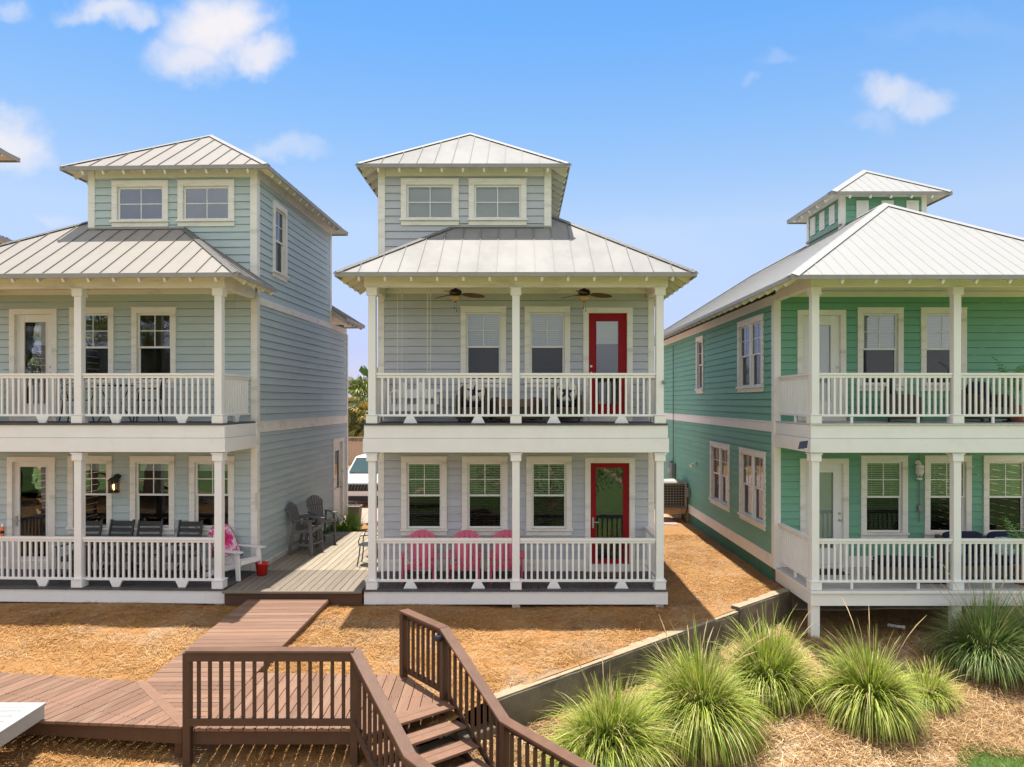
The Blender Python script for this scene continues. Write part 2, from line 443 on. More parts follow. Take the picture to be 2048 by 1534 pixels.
def tie_dye():
    m = bpy.data.materials.new('tie_dye_cloth')
    m.use_nodes = True
    N, L = m.node_tree.nodes, m.node_tree.links
    p = N['Principled BSDF']
    p.inputs['Roughness'].default_value = 0.85
    tc = N.new('ShaderNodeTexCoord')
    nz = N.new('ShaderNodeTexNoise')
    nz.inputs['Scale'].default_value = 14
    L.new(tc.outputs['Object'], nz.inputs['Vector'])
    ds = N.new('ShaderNodeVectorMath')
    ds.operation = 'DISTANCE'
    L.new(tc.outputs['Object'], ds.inputs[0])
    ds.inputs[1].default_value = (0.0, 0.32, 0.72)
    ma = N.new('ShaderNodeMath')
    ma.operation = 'MULTIPLY_ADD'
    L.new(nz.outputs[0], ma.inputs[0])
    ma.inputs[1].default_value = 0.25
    L.new(ds.outputs['Value'], ma.inputs[2])
    cr = N.new('ShaderNodeValToRGB')
    e = cr.color_ramp.elements
    cols = [(0.10, (0.7, 0.12, 0.02)), (0.2, (0.55, 0.01, 0.05)), (0.30, (0.75, 0.06, 0.3)), (0.38, (0.8, 0.7, 0.75)), (0.44, (0.6, 0.02, 0.2)),
            (0.52, (0.75, 0.65, 0.75)), (0.60, (0.1, 0.12, 0.45)), (0.7, (0.65, 0.7, 0.8)), (0.8, (0.05, 0.08, 0.3))]
    e[0].position, e[0].color = cols[0][0], (*cols[0][1], 1)
    e[1].position, e[1].color = cols[-1][0], (*cols[-1][1], 1)
    for pos, c in cols[1:-1]:
        x = e.new(pos)
        x.color = (*c, 1)
    L.new(ma.outputs[0], cr.inputs[0])
    L.new(cr.outputs[0], p.inputs['Base Color'])
    return m


M['tie_dye'] = tie_dye()


# ------------------------------------------------------------------ mesh helpers
class MB:
    def __init__(s, m=1):
        s.v, s.f, s.m = [], [], m

    def add(s, vs, fs):
        k = len(s.v)
        s.v += [(p[0] * s.m, p[1], p[2]) for p in vs]
        s.f += [tuple(i + k for i in f) for f in fs]
        return s

    def box(s, x0, x1, y0, y1, z0, z1):
        return s.add([(x0, y0, z0), (x1, y0, z0), (x1, y1, z0), (x0, y1, z0), (x0, y0, z1), (x1, y0, z1), (x1, y1, z1), (x0, y1, z1)],
                     [(0, 3, 2, 1), (4, 5, 6, 7), (0, 1, 5, 4), (1, 2, 6, 5), (2, 3, 7, 6), (3, 0, 4, 7)])

    def bar(s, p, q, w, h, up=(0, 0, 1)):
        p, q, up = Vector(p), Vector(q), Vector(up)
        d = (q - p).normalized()
        a = d.cross(up)
        if a.length < 1e-5:
            a = d.cross(Vector((1, 0, 0)))
        a.normalize()
        b = a.cross(d).normalized()
        a, b = a * w / 2, b * h / 2
        vs = [p - a - b, p + a - b, p + a + b, p - a + b, q - a - b, q + a - b, q + a + b, q - a + b]
        return s.add(vs, [(0, 3, 2, 1), (4, 5, 6, 7), (0, 1, 5, 4), (1, 2, 6, 5), (2, 3, 7, 6), (3, 0, 4, 7)])

    def cyl(s, p, q, r0, r1=None, n=10):
        r1 = r0 if r1 is None else r1
        p, q = Vector(p), Vector(q)
        d = (q - p).normalized()
        a = d.orthogonal().normalized()
        b = d.cross(a)
        vs = []
        for c, r in ((p, r0), (q, r1)):
            for i in range(n):
                t = 2 * math.pi * i / n
                vs.append(c + a * (r * math.cos(t)) + b * (r * math.sin(t)))
        fs = [(i, (i + 1) % n, n + (i + 1) % n, n + i) for i in range(n)]
        fs += [tuple(range(n - 1, -1, -1)), tuple(range(n, 2 * n))]
        return s.add(vs, fs)

    def tube(s, path, r, n=6):
        path = [Vector(p) for p in path]
        rr = r if isinstance(r, (list, tuple)) else [r] * len(path)
        vs, fs = [], []
        a = None
        for k, p in enumerate(path):
            d = (path[min(k + 1, len(path) - 1)] - path[max(k - 1, 0)]).normalized()
            if a is None:
                a = d.orthogonal().normalized()
            else:
                a = (a - d * a.dot(d)).normalized()
            b = d.cross(a)
            for i in range(n):
                t = 2 * math.pi * i / n
                vs.append(p + a * (rr[k] * math.cos(t)) + b * (rr[k] * math.sin(t)))
        for k in range(len(path) - 1):
            for i in range(n):
                j = (i + 1) % n
                fs.append((k * n + i, k * n + j, (k + 1) * n + j, (k + 1) * n + i))
        fs += [tuple(range(n - 1, -1, -1)), tuple(range((len(path) - 1) * n, len(path) * n))]
        return s.add(vs, fs)

    def lathe(s, prof, c=(0, 0, 0), n=16):
        vs, fs = [], []
        for r, z in prof:
            for i in range(n):
                t = 2 * math.pi * i / n
                vs.append((c[0] + r * math.cos(t), c[1] + r * math.sin(t), c[2] + z))
        for k in range(len(prof) - 1):
            for i in range(n):
                j = (i + 1) % n
                fs.append((k * n + i, k * n + j, (k + 1) * n + j, (k + 1) * n + i))
        fs += [tuple(range(n - 1, -1, -1)), tuple(range((len(prof) - 1) * n, len(prof) * n))]
        return s.add(vs, fs)

    def prism(s, pts, n):
        """flat polygon pts (3-D) given thickness by the vector n"""
        n = Vector(n)
        k = len(pts)
        vs = [Vector(p) for p in pts] + [Vector(p) + n for p in pts]
        fs = [tuple(range(k - 1, -1, -1)), tuple(range(k, 2 * k))]
        fs += [(i, (i + 1) % k, k + (i + 1) % k, k + i) for i in range(k)]
        return s.add(vs, fs)

    def pieces(s):
        """the loose pieces of this mesh, each as a mesh of its own"""
        par = list(range(len(s.v)))

        def find(i):
            while par[i] != i:
                par[i] = par[par[i]]
                i = par[i]
            return i
        for f in s.f:
            for i in f[1:]:
                par[find(i)] = find(f[0])
        groups = {}
        for f in s.f:
            groups.setdefault(find(f[0]), []).append(f)
        out = []
        for fs in groups.values():
            ids = sorted({i for f in fs for i in f})
            k = {i: n for n, i in enumerate(ids)}
            b = MB()
            b.v = [s.v[i] for i in ids]
            b.f = [tuple(k[i] for i in f) for f in fs]
            out.append(b)
        return out

    def build_each(s, name, material, parent=None, **k):
        return [b.build(name, material, parent, **k) for b in s.pieces()]

    def build(s, name, material, parent=None, bevel=0.0, smooth=False, loc=None, rot=None, fix=True, extra=None):
        if extra:
            nf = len(s.f)
            k = len(s.v)
            s.v = s.v + extra[0].v
            s.f = s.f + [tuple(i + k for i in f) for f in extra[0].f]
        me = bpy.data.meshes.new(name)
        me.from_pydata([tuple(p) for p in s.v], [], s.f)
        bm = bmesh.new()
        bm.from_mesh(me)
        if fix:
            bmesh.ops.recalc_face_normals(bm, faces=bm.faces)
        if bevel:
            es = [e for e in bm.edges if len(e.link_faces) == 2 and e.calc_face_angle(0) > 0.6]
            bmesh.ops.bevel(bm, geom=es, offset=bevel, segments=1, affect='EDGES', clamp_overlap=True)
        if smooth:
            for f in bm.faces:
                f.smooth = True
        bm.to_mesh(me)
        bm.free()
        me.materials.append(material)
        if extra:
            me.materials.append(extra[1])
            for p in me.polygons[nf:]:
                p.material_index = 1
        o = bpy.data.objects.new(name, me)
        COL.objects.link(o)
        if parent is not None:
            o.parent = parent
        if loc is not None:
            o.location = loc
        if rot is not None:
            o.rotation_euler = rot
        return o


def tag(o, label=None, cat=None, group=None, kind=None):
    if label:
        o['label'] = label
    if cat:
        o['category'] = cat
    if group:
        o['group'] = group
    if kind:
        o['kind'] = kind
    return o


def thing(name, label, cat, loc=(0, 0, 0), rz=0.0, group=None):
    o = bpy.data.objects.new(name, None)
    o.empty_display_size = 0.1
    o.location = loc
    o.rotation_euler = (0, 0, rz)
    COL.objects.link(o)
    return tag(o, label, cat, group)


def inst(o, parent, loc, rot=(0, 0, 0)):
    c = o.copy()
    COL.objects.link(c)
    c.parent = parent
    c.location = loc
    c.rotation_euler = rot
    return c


def copy_tree(o, parent=None):
    c = o.copy()
    COL.objects.link(c)
    c.parent = parent
    for ch in list(o.children):
        copy_tree(ch, c)
    return c


def dup(o, loc, rz=0.0, label=None):
    c = copy_tree(o)
    c.location = loc
    c.rotation_euler = (0, 0, rz)
    if label:
        c['label'] = label
    return c


def clip(poly, a, b, c):
    """keep the part of a 2-D polygon where a*x + b*y <= c"""
    out = []
    for i in range(len(poly)):
        p, q = poly[i - 1], poly[i]
        dp, dq = a * p[0] + b * p[1] - c, a * q[0] + b * q[1] - c
        if dp * dq < 0:
            t = dp / (dp - dq)
            out.append((p[0] + t * (q[0] - p[0]), p[1] + t * (q[1] - p[1])))
        if dq <= 0:
            out.append(q)
    return out


def boards(mb, poly, ang, width, gap, zf, thick, screws=None):
    """fill a convex polygon with planks running along ang (radians from +x)"""
    ca, sa = math.cos(ang), math.sin(ang)
    ds = [-sa * p[0] + ca * p[1] for p in poly]
    d0 = min(ds)
    k = 0
    while d0 + k * width < max(ds) - 0.004:
        lo, hi = d0 + k * width + gap / 2, d0 + (k + 1) * width - gap / 2
        k += 1
        pg = clip(clip(poly, -sa, ca, hi), sa, -ca, -lo)
        if len(pg) < 3:
            continue
        jz = random.uniform(-0.0015, 0.0015)
        top = [(x, y, zf(x, y) + jz) for x, y in pg]
        n = len(top)
        vs = top + [(x, y, z - thick) for x, y, z in top]
        fs = [tuple(range(n)), tuple(range(2 * n - 1, n - 1, -1))] + [(i, n + i, n + (i + 1) % n, (i + 1) % n) for i in range(n)]
        mb.add(vs, fs)
        if screws is not None:
            cs = [ca * p[0] + sa * p[1] for p in pg]
            s0 = math.floor(min(cs) / .6) * .6
            while s0 < max(cs):
                if s0 > min(cs) + .1 and s0 < max(cs) - .1:
                    for dd in (lo + .025, hi - .025):
                        j = random.uniform(-.01, .01)
                        x, y = ca * (s0 + j) - sa * dd, sa * (s0 + j) + ca * dd
                        z = zf(x, y) + .0035
                        screws.add([(x + .0075 * math.cos(k2), y + .0075 * math.sin(k2), z) for k2 in (0, 1.05, 2.1, 3.14, 4.19, 5.24)], [(0, 1, 2, 3, 4, 5)])
                s0 += .6


def siding(mb, P, s0, s1, z0, z1, openings, course=0.158, lap=0.022, profile=None):
    """lapped clapboards with real laps; P(s, d, z) maps wall coordinates to space; profile(z) trims s0, s1"""
    n = int(math.ceil((z1 - z0) / course))
    for k in range(n):
        a, b = z0 + k * course, min(z0 + (k + 1) * course, z1)
        cuts = sorted({a, b} | {z for o in openings for z in (o[2], o[3]) if a < z < b})
        joints = [random.uniform(s0, s1) for _ in range(max(1, int((s1 - s0) / 3.6)))]
        for za, zb in zip(cuts, cuts[1:]):
            zm = (za + zb) / 2
            segs = [(s0, s1)]
            for o in openings:
                if o[2] < zm < o[3]:
                    ns = []
                    for p, q in segs:
                        if o[1] <= p or o[0] >= q:
                            ns.append((p, q))
                        else:
                            if o[0] > p:
                                ns.append((p, o[0]))
                            if o[1] < q:
                                ns.append((o[1], q))
                    segs = ns
            for j in joints:
                ns = []
                for p, q in segs:
                    ns += [(p, j - 0.001), (j + 0.001, q)] if p + 0.3 < j < q - 0.3 else [(p, q)]
                segs = ns
            da = 0.003 + lap * (b - za) / course
            zt = zb
            if zb == b:
                zt = zb - .0055
            db = 0.003 + lap * (b - zt) / course
            for p, q in segs:
                vs = [P(p, da, za), P(q, da, za), P(q, db, zt), P(p, db, zt)]
                fs = [(0, 1, 2, 3)]
                if za == a:
                    vs += [P(p, da - .018, za), P(q, da - .018, za)]
                    fs.append((4, 5, 1, 0))
                mb.add(vs, fs)


def roof_plane(mr, ms, mf, pts, spacing, w, h, thick=0.03, phase=0.0):
    """pts: coplanar polygon, first two points are the eave. mr sheet, ms seams, mf soffit below"""
    pts = [Vector(p) for p in pts]
    e = (pts[1] - pts[0]).normalized()
    n = e.cross(pts[2] - pts[0]).normalized()
    if n.z < 0:
        n = -n
    u = n.cross(e).normalized()
    if u.z < 0:
        u = -u
    mr.prism(pts, -n * thick)
    if mf is not None:
        mf.prism([p - n * (thick + 0.003) for p in pts], -n * 0.015)
    o = Vector((0, 0, 0))
    poly = [((p - o).dot(e), (p - o).dot(u)) for p in pts]
    d0 = pts[0].dot(n)
    lo, hi = min(p[0] for p in poly), max(p[0] for p in poly)
    k = math.ceil((lo - phase) / spacing)
    while phase + k * spacing < hi:
        x = phase + k * spacing
        k += 1
        ys = []
        for i in range(len(poly)):
            p, q = poly[i - 1], poly[i]
            if (p[0] - x) * (q[0] - x) < 0:
                ys.append(p[1] + (x - p[0]) / (q[0] - p[0]) * (q[1] - p[1]))
        if len(ys) < 2 or max(ys) - min(ys) < 0.05:
            continue
        a = e * x + u * (min(ys) - 0.004) + n * (d0 + h / 2 - 0.001)
        b = e * x + u * (max(ys) - 0.02) + n * (d0 + h / 2 - 0.001)
        ms.bar(a, b, w, h, n)


def hip_caps(name, material, parent, planes, edges, w, m=1):
    """folded metal caps lying on the two roof planes that meet along each edge"""
    ns = []
    for pts in planes:
        a, b, c = (Vector(p) for p in pts[:3])
        n = (b - a).cross(c - a).normalized()
        ns.append((a, n if n.z > 0 else -n))
    for p, q in edges:
        p, q = Vector(p), Vector(q)
        d = (q - p).normalized()
        b = MB(m)
        for a, n in ns:
            if abs((p - a).dot(n)) < .02 and abs((q - a).dot(n)) < .02:
                t = n.cross(d)
                if t.z > 0 or (abs(t.z) < 1e-4 and False):
                    t = -t
                up = Vector((0, 0, .03))
                b.prism([p + up, q + up, q + t * w + n * .026, p + t * w + n * .026], -n * .006)
        if b.v:
            b.build(name, material, parent)


def rect_poly(x0, x1, y0, y1):
    return [(x0, y0), (x1, y0), (x1, y1), (x0, y1)]


# ------------------------------------------------------------------ shared building pieces (one mesh, many objects)
def keep(o):
    """take a pattern piece out of the scene again; only its copies stay"""
    COL.objects.unlink(o)
    return o


def post_mesh(h):
    b = MB()
    b.box(-.07, .07, -.07, .07, 0, h)
    b.box(-.105, .105, -.105, .105, 0, .15)
    b.box(-.118, .118, -.118, .118, .15, .168)
    b.box(-.1, .1, -.1, .1, h - .15, h)
    b.box(-.118, .118, -.118, .118, h - .022, h)
    return b


POST_W = keep(post_mesh(2.551).build('porch_post', M['white_worn'], bevel=.004))
POST_C = keep(post_mesh(2.551).build('porch_post', M['white_clean'], bevel=.004))
BAL = keep(MB().box(-.019, .019, -.019, .019, 0, .72).build('baluster', M['white_clean'], bevel=.003))
BROWN_BAL = keep(MB().box(-.019, .019, -.019, .019, 0, .72).build('baluster', M['brown'], bevel=.003))
TAIL = keep(MB().bar((0, .03, -.10), (0, .45, .178), .045, .105).build('rafter_tail', M['white_worn'], bevel=.003))
TAIL_C = keep(MB().bar((0, .03, -.10), (0, .60, .272), .045, .105).build('rafter_tail', M['white_clean'], bevel=.003))

WIN = {}


def window_set(w, h, style, hung=True):
    """casing with sill, sashes, panes and blinds around an opening w x h; wall face at y = 0, room at y > 0"""
    key = (round(w, 3), round(h, 3), style, hung)
    if key in WIN:
        return WIN[key]
    c = .115
    b = MB()
    x = w / 2
    b.box(-x - c, x + c, -.045, .012, h, h + c)
    b.box(-x - c - .012, x + c + .012, -.055, .01, h + c + .0005, h + c + .018)
    for s in (-1, 1):
        b.box(min(s * x, s * (x + c)), max(s * x, s * (x + c)), -.045, .012, 0, h - .0005)
        b.box(min(s * x, s * (x + .02)), max(s * x, s * (x + .02)), .0125, .13, -.02, h + .02)
    b.box(-x, x, .0125, .13, h, h + .02)
    b.box(-x, x, .0125, .13, -.02, 0)
    pat = {'window': keep(b.build('window', M['white_worn'], bevel=.003))}
    b = MB()
    b.box(-x - c - .02, x + c + .02, -.08, .012, -.045, -.0005)
    b.box(-x - c, x + c, -.04, .01, -.14, -.0455)
    pat['sill'] = keep(b.build('sill', M['white_worn'], bevel=.003))
    f = .04
    b = MB()

    def frame(z0, z1, y0, y1):
        b.box(-x, x, y0, y1, z0, z0 + f)
        b.box(-x, x, y0, y1, z1 - f, z1)
        b.box(-x, -x + f, y0, y1, z0 + f, z1 - f)
        b.box(x - f, x, y0, y1, z0 + f, z1 - f)
    if hung:
        hm = h / 2
        frame(hm - .02, h, .012, .040)
        frame(0, hm + .02, .041, .070)
        b.box(-.009, .009, .018, .034, hm + .02, h - f)
        if w > .45:
            b.box(-x + f, x - f, .017, .033, (hm + h - .02) / 2 - .009, (hm + h - .02) / 2 + .009)
        pat['sash'] = keep(b.build('sash', M['frame'], bevel=.002))
        g = MB().box(-x + f * .7, x - f * .7, .025, .029, hm, h - f * .7)
        pat['pane'] = keep(g.build('pane', M['glass']))
        g = MB().box(-x + f * .7, x - f * .7, .053, .057, f * .7, hm)
        pat['pane2'] = keep(g.build('pane', M['screen']))
    else:
        frame(0, h, .012, .040)
        b.box(-.009, .009, .018, .034, f, h - f)
        b.box(-x + f, x - f, .017, .033, h / 2 - .009, h / 2 + .009)
        pat['sash'] = keep(b.build('sash', M['frame'], bevel=.002))
        g = MB().box(-x + f * .7, x - f * .7, .025, .029, f * .7, h - f * .7)
        pat['pane'] = keep(g.build('pane', M['glass'] if style else M['glass_up']))
    if style:
        b = MB()
        z, z_end = h - .02, .02
        step, tilt = {'closed': (.048, 58), 'half': (.048, 30), 'open': (.046, 20), 'shade': (.05, 80)}[style]
        if style == 'shade':
            z_end = h * .86
        while z > z_end:
            dy, dz = .024 * math.cos(R(tilt)), .024 * math.sin(R(tilt))
            b.bar((-x + .01, .105, z), (x - .01, .105, z), .0015, .048, (0, -dy / .024, dz / .024))
            z -= step
        b.box(-x + .01, x - .01, .09, .12, h - .035, h - .005)
        for s in (-.55, .55):
            b.box(s * x - .002, s * x + .002, .102, .105, z_end, h)
        pat['blind'] = keep(b.build('blind', M['blind']))
    WIN[key] = pat
    return pat


def put_window(root, w, h, style, loc, rz=0.0, hung=True):
    pat = window_set(w, h, style, hung)
    o = inst(pat['window'], root, loc, (0, 0, rz))
    for k, p in pat.items():
        if k != 'window':
            inst(p, o, (0, 0, 0))
    return o


def put_door(root, w, h, loc, material, glass_rect, m=1, handle='lever', blind=None, rz=0.0, z_floor=0.0):
    """door leaf with a long glass light; loc = bottom centre of the leaf on the wall face"""
    x = w / 2
    gx0, gx1, gz0, gz1 = glass_rect
    if m < 0:
        gx0, gx1 = -gx1, -gx0
    b = MB()
    b.box(-x, gx0, .03, .075, 0, h)
    b.box(gx1, x, .03, .075, 0, h)
    b.box(gx0, gx1, .03, .075, 0, gz0)
    b.box(gx0, gx1, .03, .075, gz1, h)
    # raised moulding round the glass
    t = .022
    b.box(gx0 - t, gx0, .018, .03, gz0 - t, gz1 + t)
    b.box(gx1, gx1 + t, .018, .03, gz0 - t, gz1 + t)
    b.box(gx0, gx1, .018, .03, gz0 - t, gz0)
    b.box(gx0, gx1, .018, .03, gz1, gz1 + t)
    d = b.build('door', material, root, bevel=.003, loc=loc, rot=(0, 0, rz))
    c = .115
    b = MB()
    b.box(-x - c, x + c, -.045, .012, h, h + c)
    for s in (-1, 1):
        b.box(min(s * x, s * (x + c)), max(s * x, s * (x + c)), -.045, .012, -z_floor, h - .0005)
        b.box(min(s * x, s * (x + .02)), max(s * x, s * (x + .02)), .0125, .13, -z_floor, h + .02)
    b.box(-x, x, .0125, .13, h, h + .02)
    b.box(-x, x, -.06, .13, -z_floor, -.004)
    b.build('door_frame', M['white_worn'], d, bevel=.003)
    MB().box(gx0 + .001, gx1 - .001, .048, .053, gz0, gz1).build('pane', M['glass'], d)
    if blind:
        bb = MB()
        z = gz1 - .01
        while z > gz0 + (0 if blind == 'full' else (gz1 - gz0) * .72):
            bb.bar((gx0 + .005, .09, z), (gx1 - .005, .09, z), .0015, .03, (0, -.35, .93))
            z -= .028
        bb.build('blind', M['blind'], d)
    hb = MB()
    hx = -(x - .055) * m
    hz = 1.0 - z_floor
    if handle == 'lever':
        hb.box(hx - .018, hx + .018, .008, .03, hz - .11, hz + .11)
        hb.cyl((hx, .03, hz + .02), (hx, -.035, hz + .02), .011)
        hb.bar((hx - .008 * m, -.035, hz + .02), (hx + .11 * m, -.035, hz + .02), .016, .018)
    else:
        hb.lathe([(.0, -.001), (.028, 0), (.028, .012), (.012, .016), (.012, .03), (.026, .045), (.024, .06), (0, .066)], n=12)
        hb.v = [(p[0] + hx, .03 - p[2], p[1] + hz) for p in hb.v]
        k = len(hb.v)
        hb.lathe([(.0, -.001), (.026, 0), (.026, .018), (0, .02)], n=12)
        hb.v[k:] = [(p[0] + hx, .03 - p[2], p[1] + hz + .14) for p in hb.v[k:]]
    hb.build('handle', M['metal'], d, bevel=0)
    return d


def railing(root, p, q, z, posts_clear, feet='wide_bottom', side=False, spacing=.111, clean=True):
    """white railing from p to q (x, y in the house's own axes) on a floor at z; balusters are pieces of their own"""
    W = M['white_clean'] if clean else M['white']
    p, q = Vector((*p, z)), Vector((*q, z))
    d = (q - p).normalized()
    n = Vector((-d.y, d.x, 0))
    L_ = (q - p).length
    b = MB()
    b.bar(p + Vector((0, 0, .925)), q + Vector((0, 0, .925)), .10, .042)
    b.bar(p + Vector((0, 0, .878)), q + Vector((0, 0, .878)), .055, .05)
    b.bar(p + Vector((0, 0, .15)), q + Vector((0, 0, .15)), .055, .045)
    nf = max(1, round(L_ / 1.5))
    for k in range(nf):
        t = L_ * (k + .5) / nf if nf > 1 else L_ / 2
        c = p + d * t
        if feet == 'slim':
            b.bar(c + Vector((0, 0, .002)), c + Vector((0, 0, .126)), .045, .045, d)
        else:
            wb, wt = (.13, .065) if feet == 'wide_bottom' else (.065, .125)
            vs = [c - d * wb + n * .03, c + d * wb + n * .03, c + d * wt + n * .03 + Vector((0, 0, .126)), c - d * wt + n * .03 + Vector((0, 0, .126))]
            b.prism([v + Vector((0, 0, .002)) for v in vs], -n * .06)
    o = b.build('railing', W, root, bevel=.004)
    cnt = int(L_ / spacing)
    off = (L_ - (cnt - 1) * spacing) / 2
    if side:
        bb = MB()
        for k in range(cnt):
            c = p + d * (off + k * spacing)
            bb.bar(c + Vector((0, 0, .17)), c + Vector((0, 0, .86)), .036, .036, d)
        tag(bb.build('balusters', W, o, bevel=.003), kind='stuff')
    else:
        for k in range(cnt):
            c = p + d * (off + k * spacing)
            inst(BAL, o, (c.x, c.y, z + .15))
    return o


# ------------------------------------------------------------------ the two mirrored cottages
def cottage(loc, yaw, m, label, sid, roof_m, lower_doors, upper_door_mat, blinds, feet, right_lower_rail, left_lower_rail):
    root = thing('cottage', label, 'house', loc, yaw)
    HW, YW, YB, YT = 2.84, 1.5, 8.45, 6.75     # half width, porch depth, back wall, back of the tower
    ZU = 3.109
    TX = .70                                     # free side of the tower
    W = M['white_worn']

    def mb():
        return MB(m)

    def fx(x):
        return x * m
    # openings: x centre, width, z bottom, height
    low_w = [(-1.91, .716, .884, 1.37), (-.65, .716, .884, 1.37), (.68, .716, .884, 1.37)]
    up_w = [(-.68, .716, 3.946, 1.42), (.645, .716, 3.946, 1.42)]
    tow_w = [(-1.79, .97, 7.31, .70), (-.386, .97, 7.31, .70)]
    d_low = (1.943, .805, .147, 2.098)
    d_up = (1.90, .795, 3.222, 2.131)

    def rects(ls):
        return [(x - w / 2, x + w / 2, z, z + h) for x, w, z, h in ls]

    def Pf(s, d, z):
        return (s, YW - d, z)
    b = mb()
    siding(b, Pf, -HW + .1, HW - .1, .245, 5.86, rects(low_w + up_w + [d_low, d_up]))
    siding(b, Pf, -HW + .1, TX - .1, 5.95, 8.22, rects(tow_w))
    b.build('wall', sid, root, fix=False)
    # flush side wall (under the tower's outer wall)
    side_w = [(2.8, .62, 6.42, 1.42)]
    side_d = [(7.45, .85, .10, 2.25)]

    def Ps(s, d, z):
        return (-HW - d, s, z)
    b = mb()
    siding(b, Ps, YW + .1, YB - .1, .10, 2.87, rects(side_d))
    siding(b, Ps, YW + .1, YB - .1, 3.10, 5.56, [])
    siding(b, Ps, YW + .1, YT - .1, 5.71, 8.22, rects(side_w))
    b.build('wall', sid, root, fix=False)
    b = mb()
    siding(b, lambda s, d, z: (HW + d, s, z), YW + .1, YB - .1, .10, 5.86, [])
    siding(b, lambda s, d, z: (TX + d, s, z), YW + .1, YT - .1, 6.0, 8.22, [])
    siding(b, lambda s, d, z: (s, YB + d, z), -HW + .1, HW - .1, .10, 5.86, [])
    siding(b, lambda s, d, z: (s, YT + d, z), -HW + .1, TX - .1, 5.8, 8.22, [])
    b.build('wall', sid, root, fix=False)
    # inside: floors, a partition and dim room walls
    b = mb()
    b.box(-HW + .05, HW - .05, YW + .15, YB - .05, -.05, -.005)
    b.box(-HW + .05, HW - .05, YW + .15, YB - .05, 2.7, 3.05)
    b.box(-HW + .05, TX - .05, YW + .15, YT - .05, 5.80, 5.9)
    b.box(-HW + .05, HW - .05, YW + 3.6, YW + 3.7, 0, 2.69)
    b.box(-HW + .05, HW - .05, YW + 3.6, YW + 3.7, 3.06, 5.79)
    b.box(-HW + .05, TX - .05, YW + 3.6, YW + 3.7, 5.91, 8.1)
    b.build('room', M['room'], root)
    # trim: corner boards, bands, base boards, friezes
    b = mb()
    for x0, x1 in ((-HW - .026, -HW + .105), (HW - .105, HW + .026)):
        b.box(x0, x1, YW - .028, YW, -.06, 5.80)
    b.box(-HW - .028, -HW, YW + .0005, YW + .125, -.12, 5.74)
    b.box(HW, HW + .028, YW + .0005, YW + .125, -.12, 5.74)
    b.box(-HW - .028, -HW, YB - .11, YB + .03, -.12, 5.55)
    b.box(-HW - .026, -HW + .12, YW - .03, YW, 5.9, 8.5)
    b.box(TX - .12, TX + .026, YW - .03, YW, 6.5, 8.5)
    b.box(-HW - .03, -HW, YW + .0005, YW + .125, 5.745, 8.48)
    b.box(-HW - .03, -HW, YT - .11, YT + .03, 5.745, 8.48)
    b.box(TX, TX + .03, YW + .0005, YW + .125, 6.0, 8.48)
    b.box(-HW + .125, TX - .125, YW - .026, YW, 8.20, 8.50)
    b.box(-HW - .024, -HW, YW + .13, YT - .115, 8.20, 8.48)
    b.box(TX, TX + .024, YW + .13, YT - .115, 8.20, 8.48)
    b.box(-HW + .11, HW - .11, YW - .024, YW, 5.76, 5.87)
    # base board on the porch wall, split at the door
    b.box(-HW + .11, d_low[0] - .52, YW - .03, YW, .002, .245)
    b.box(d_low[0] + .52, HW - .11, YW - .03, YW, .002, .245)
    b.box(-HW - .03, -HW, YW + .13, YB - .115, 2.87, 3.085)
    b.box(-HW - .05, -HW, YW + .13, YB - .115, 3.0855, 3.105)
    b.box(-HW - .03, -HW, YW + .13, YB - .115, 5.56, 5.71)
    b.box(-HW - .03, -HW, YW + .13, side_d[0][0] - .56, -.10, .085)
    b.box(-HW - .045, -HW, YW + .13, side_d[0][0] - .56, .0855, .105)
    b.box(HW, HW + .03, YW + .13, YB, -.12, .10)
    b.build_each('trim_board', W, root, bevel=.003)
    # apron flashing where the porch roof meets the tower
    b = mb()
    b.bar((-1.34, YW - .03, 7.14), (TX + .02, YW - .03, 7.14), .05, .035)
    b.build('flashing', M['cap'], root)
    # porch floors
    for z, dk in ((0, M['deck_dark']), (ZU, M['deck_dark'])):
        b = mb()
        boards(b, rect_poly(-HW, HW, -.03, YW - .035), R(90), .142, .005, lambda x, y, z=z: z, .03)
        b.build('porch_floor', dk, root)
    b = mb()
    b.box(-HW + .02, HW - .02, .02, .06, -.275, -.032)
    b.box(-HW, HW, -.0, .019, -.275, -.033)
    for s in (-1, 1):
        b.box(min(s * (HW - .02), s * HW), max(s * (HW - .02), s * HW), .0605, YW - .03, -.275, -.033)
    b.build('skirt', M['white_clean'], root, bevel=.003)
    b = mb()
    for x in (-2.70, 0, 2.70):
        b.box(x - .075, x + .075, .062, .20, -.62, -.034)
    b.build_each('footing', W, root, bevel=.004)
    # floor beams of the upper porch
    b = mb()
    b.box(-HW, HW, 0, .04, 2.835, 3.075)
    b.box(-HW - .018, HW + .018, -.02, .14, 2.567, 2.83)
    for s in (-1, 1):
        b.box(min(s * (HW - .04), s * HW), max(s * (HW - .04), s * HW), .041, YW - .03, 2.835, 3.075)
        b.box(min(s * (HW - .14), s * (HW + .018)), max(s * (HW - .14), s * (HW + .018)), .1405, YW - .03, 2.567, 2.83)
    b.build('beam', M['white_clean'], root, bevel=.004)
    b = mb()
    b.box(-HW + .05, HW - .05, .05, YW - .035, 2.80, 2.825)
    b.box(-HW + .15, HW - .15, .15, YW - .03, 5.875, 5.9)
    b.build('ceiling', M['white'], root)
    # roof beam
    b = mb()
    b.box(-HW, HW, 0, .14, 5.66, 5.99)
    for s in (-1, 1):
        b.box(min(s * (HW - .14), s * HW), max(s * (HW - .14), s * HW), .1405, YW - .03, 5.66, 5.97)
    b.build('beam', W, root, bevel=.005)
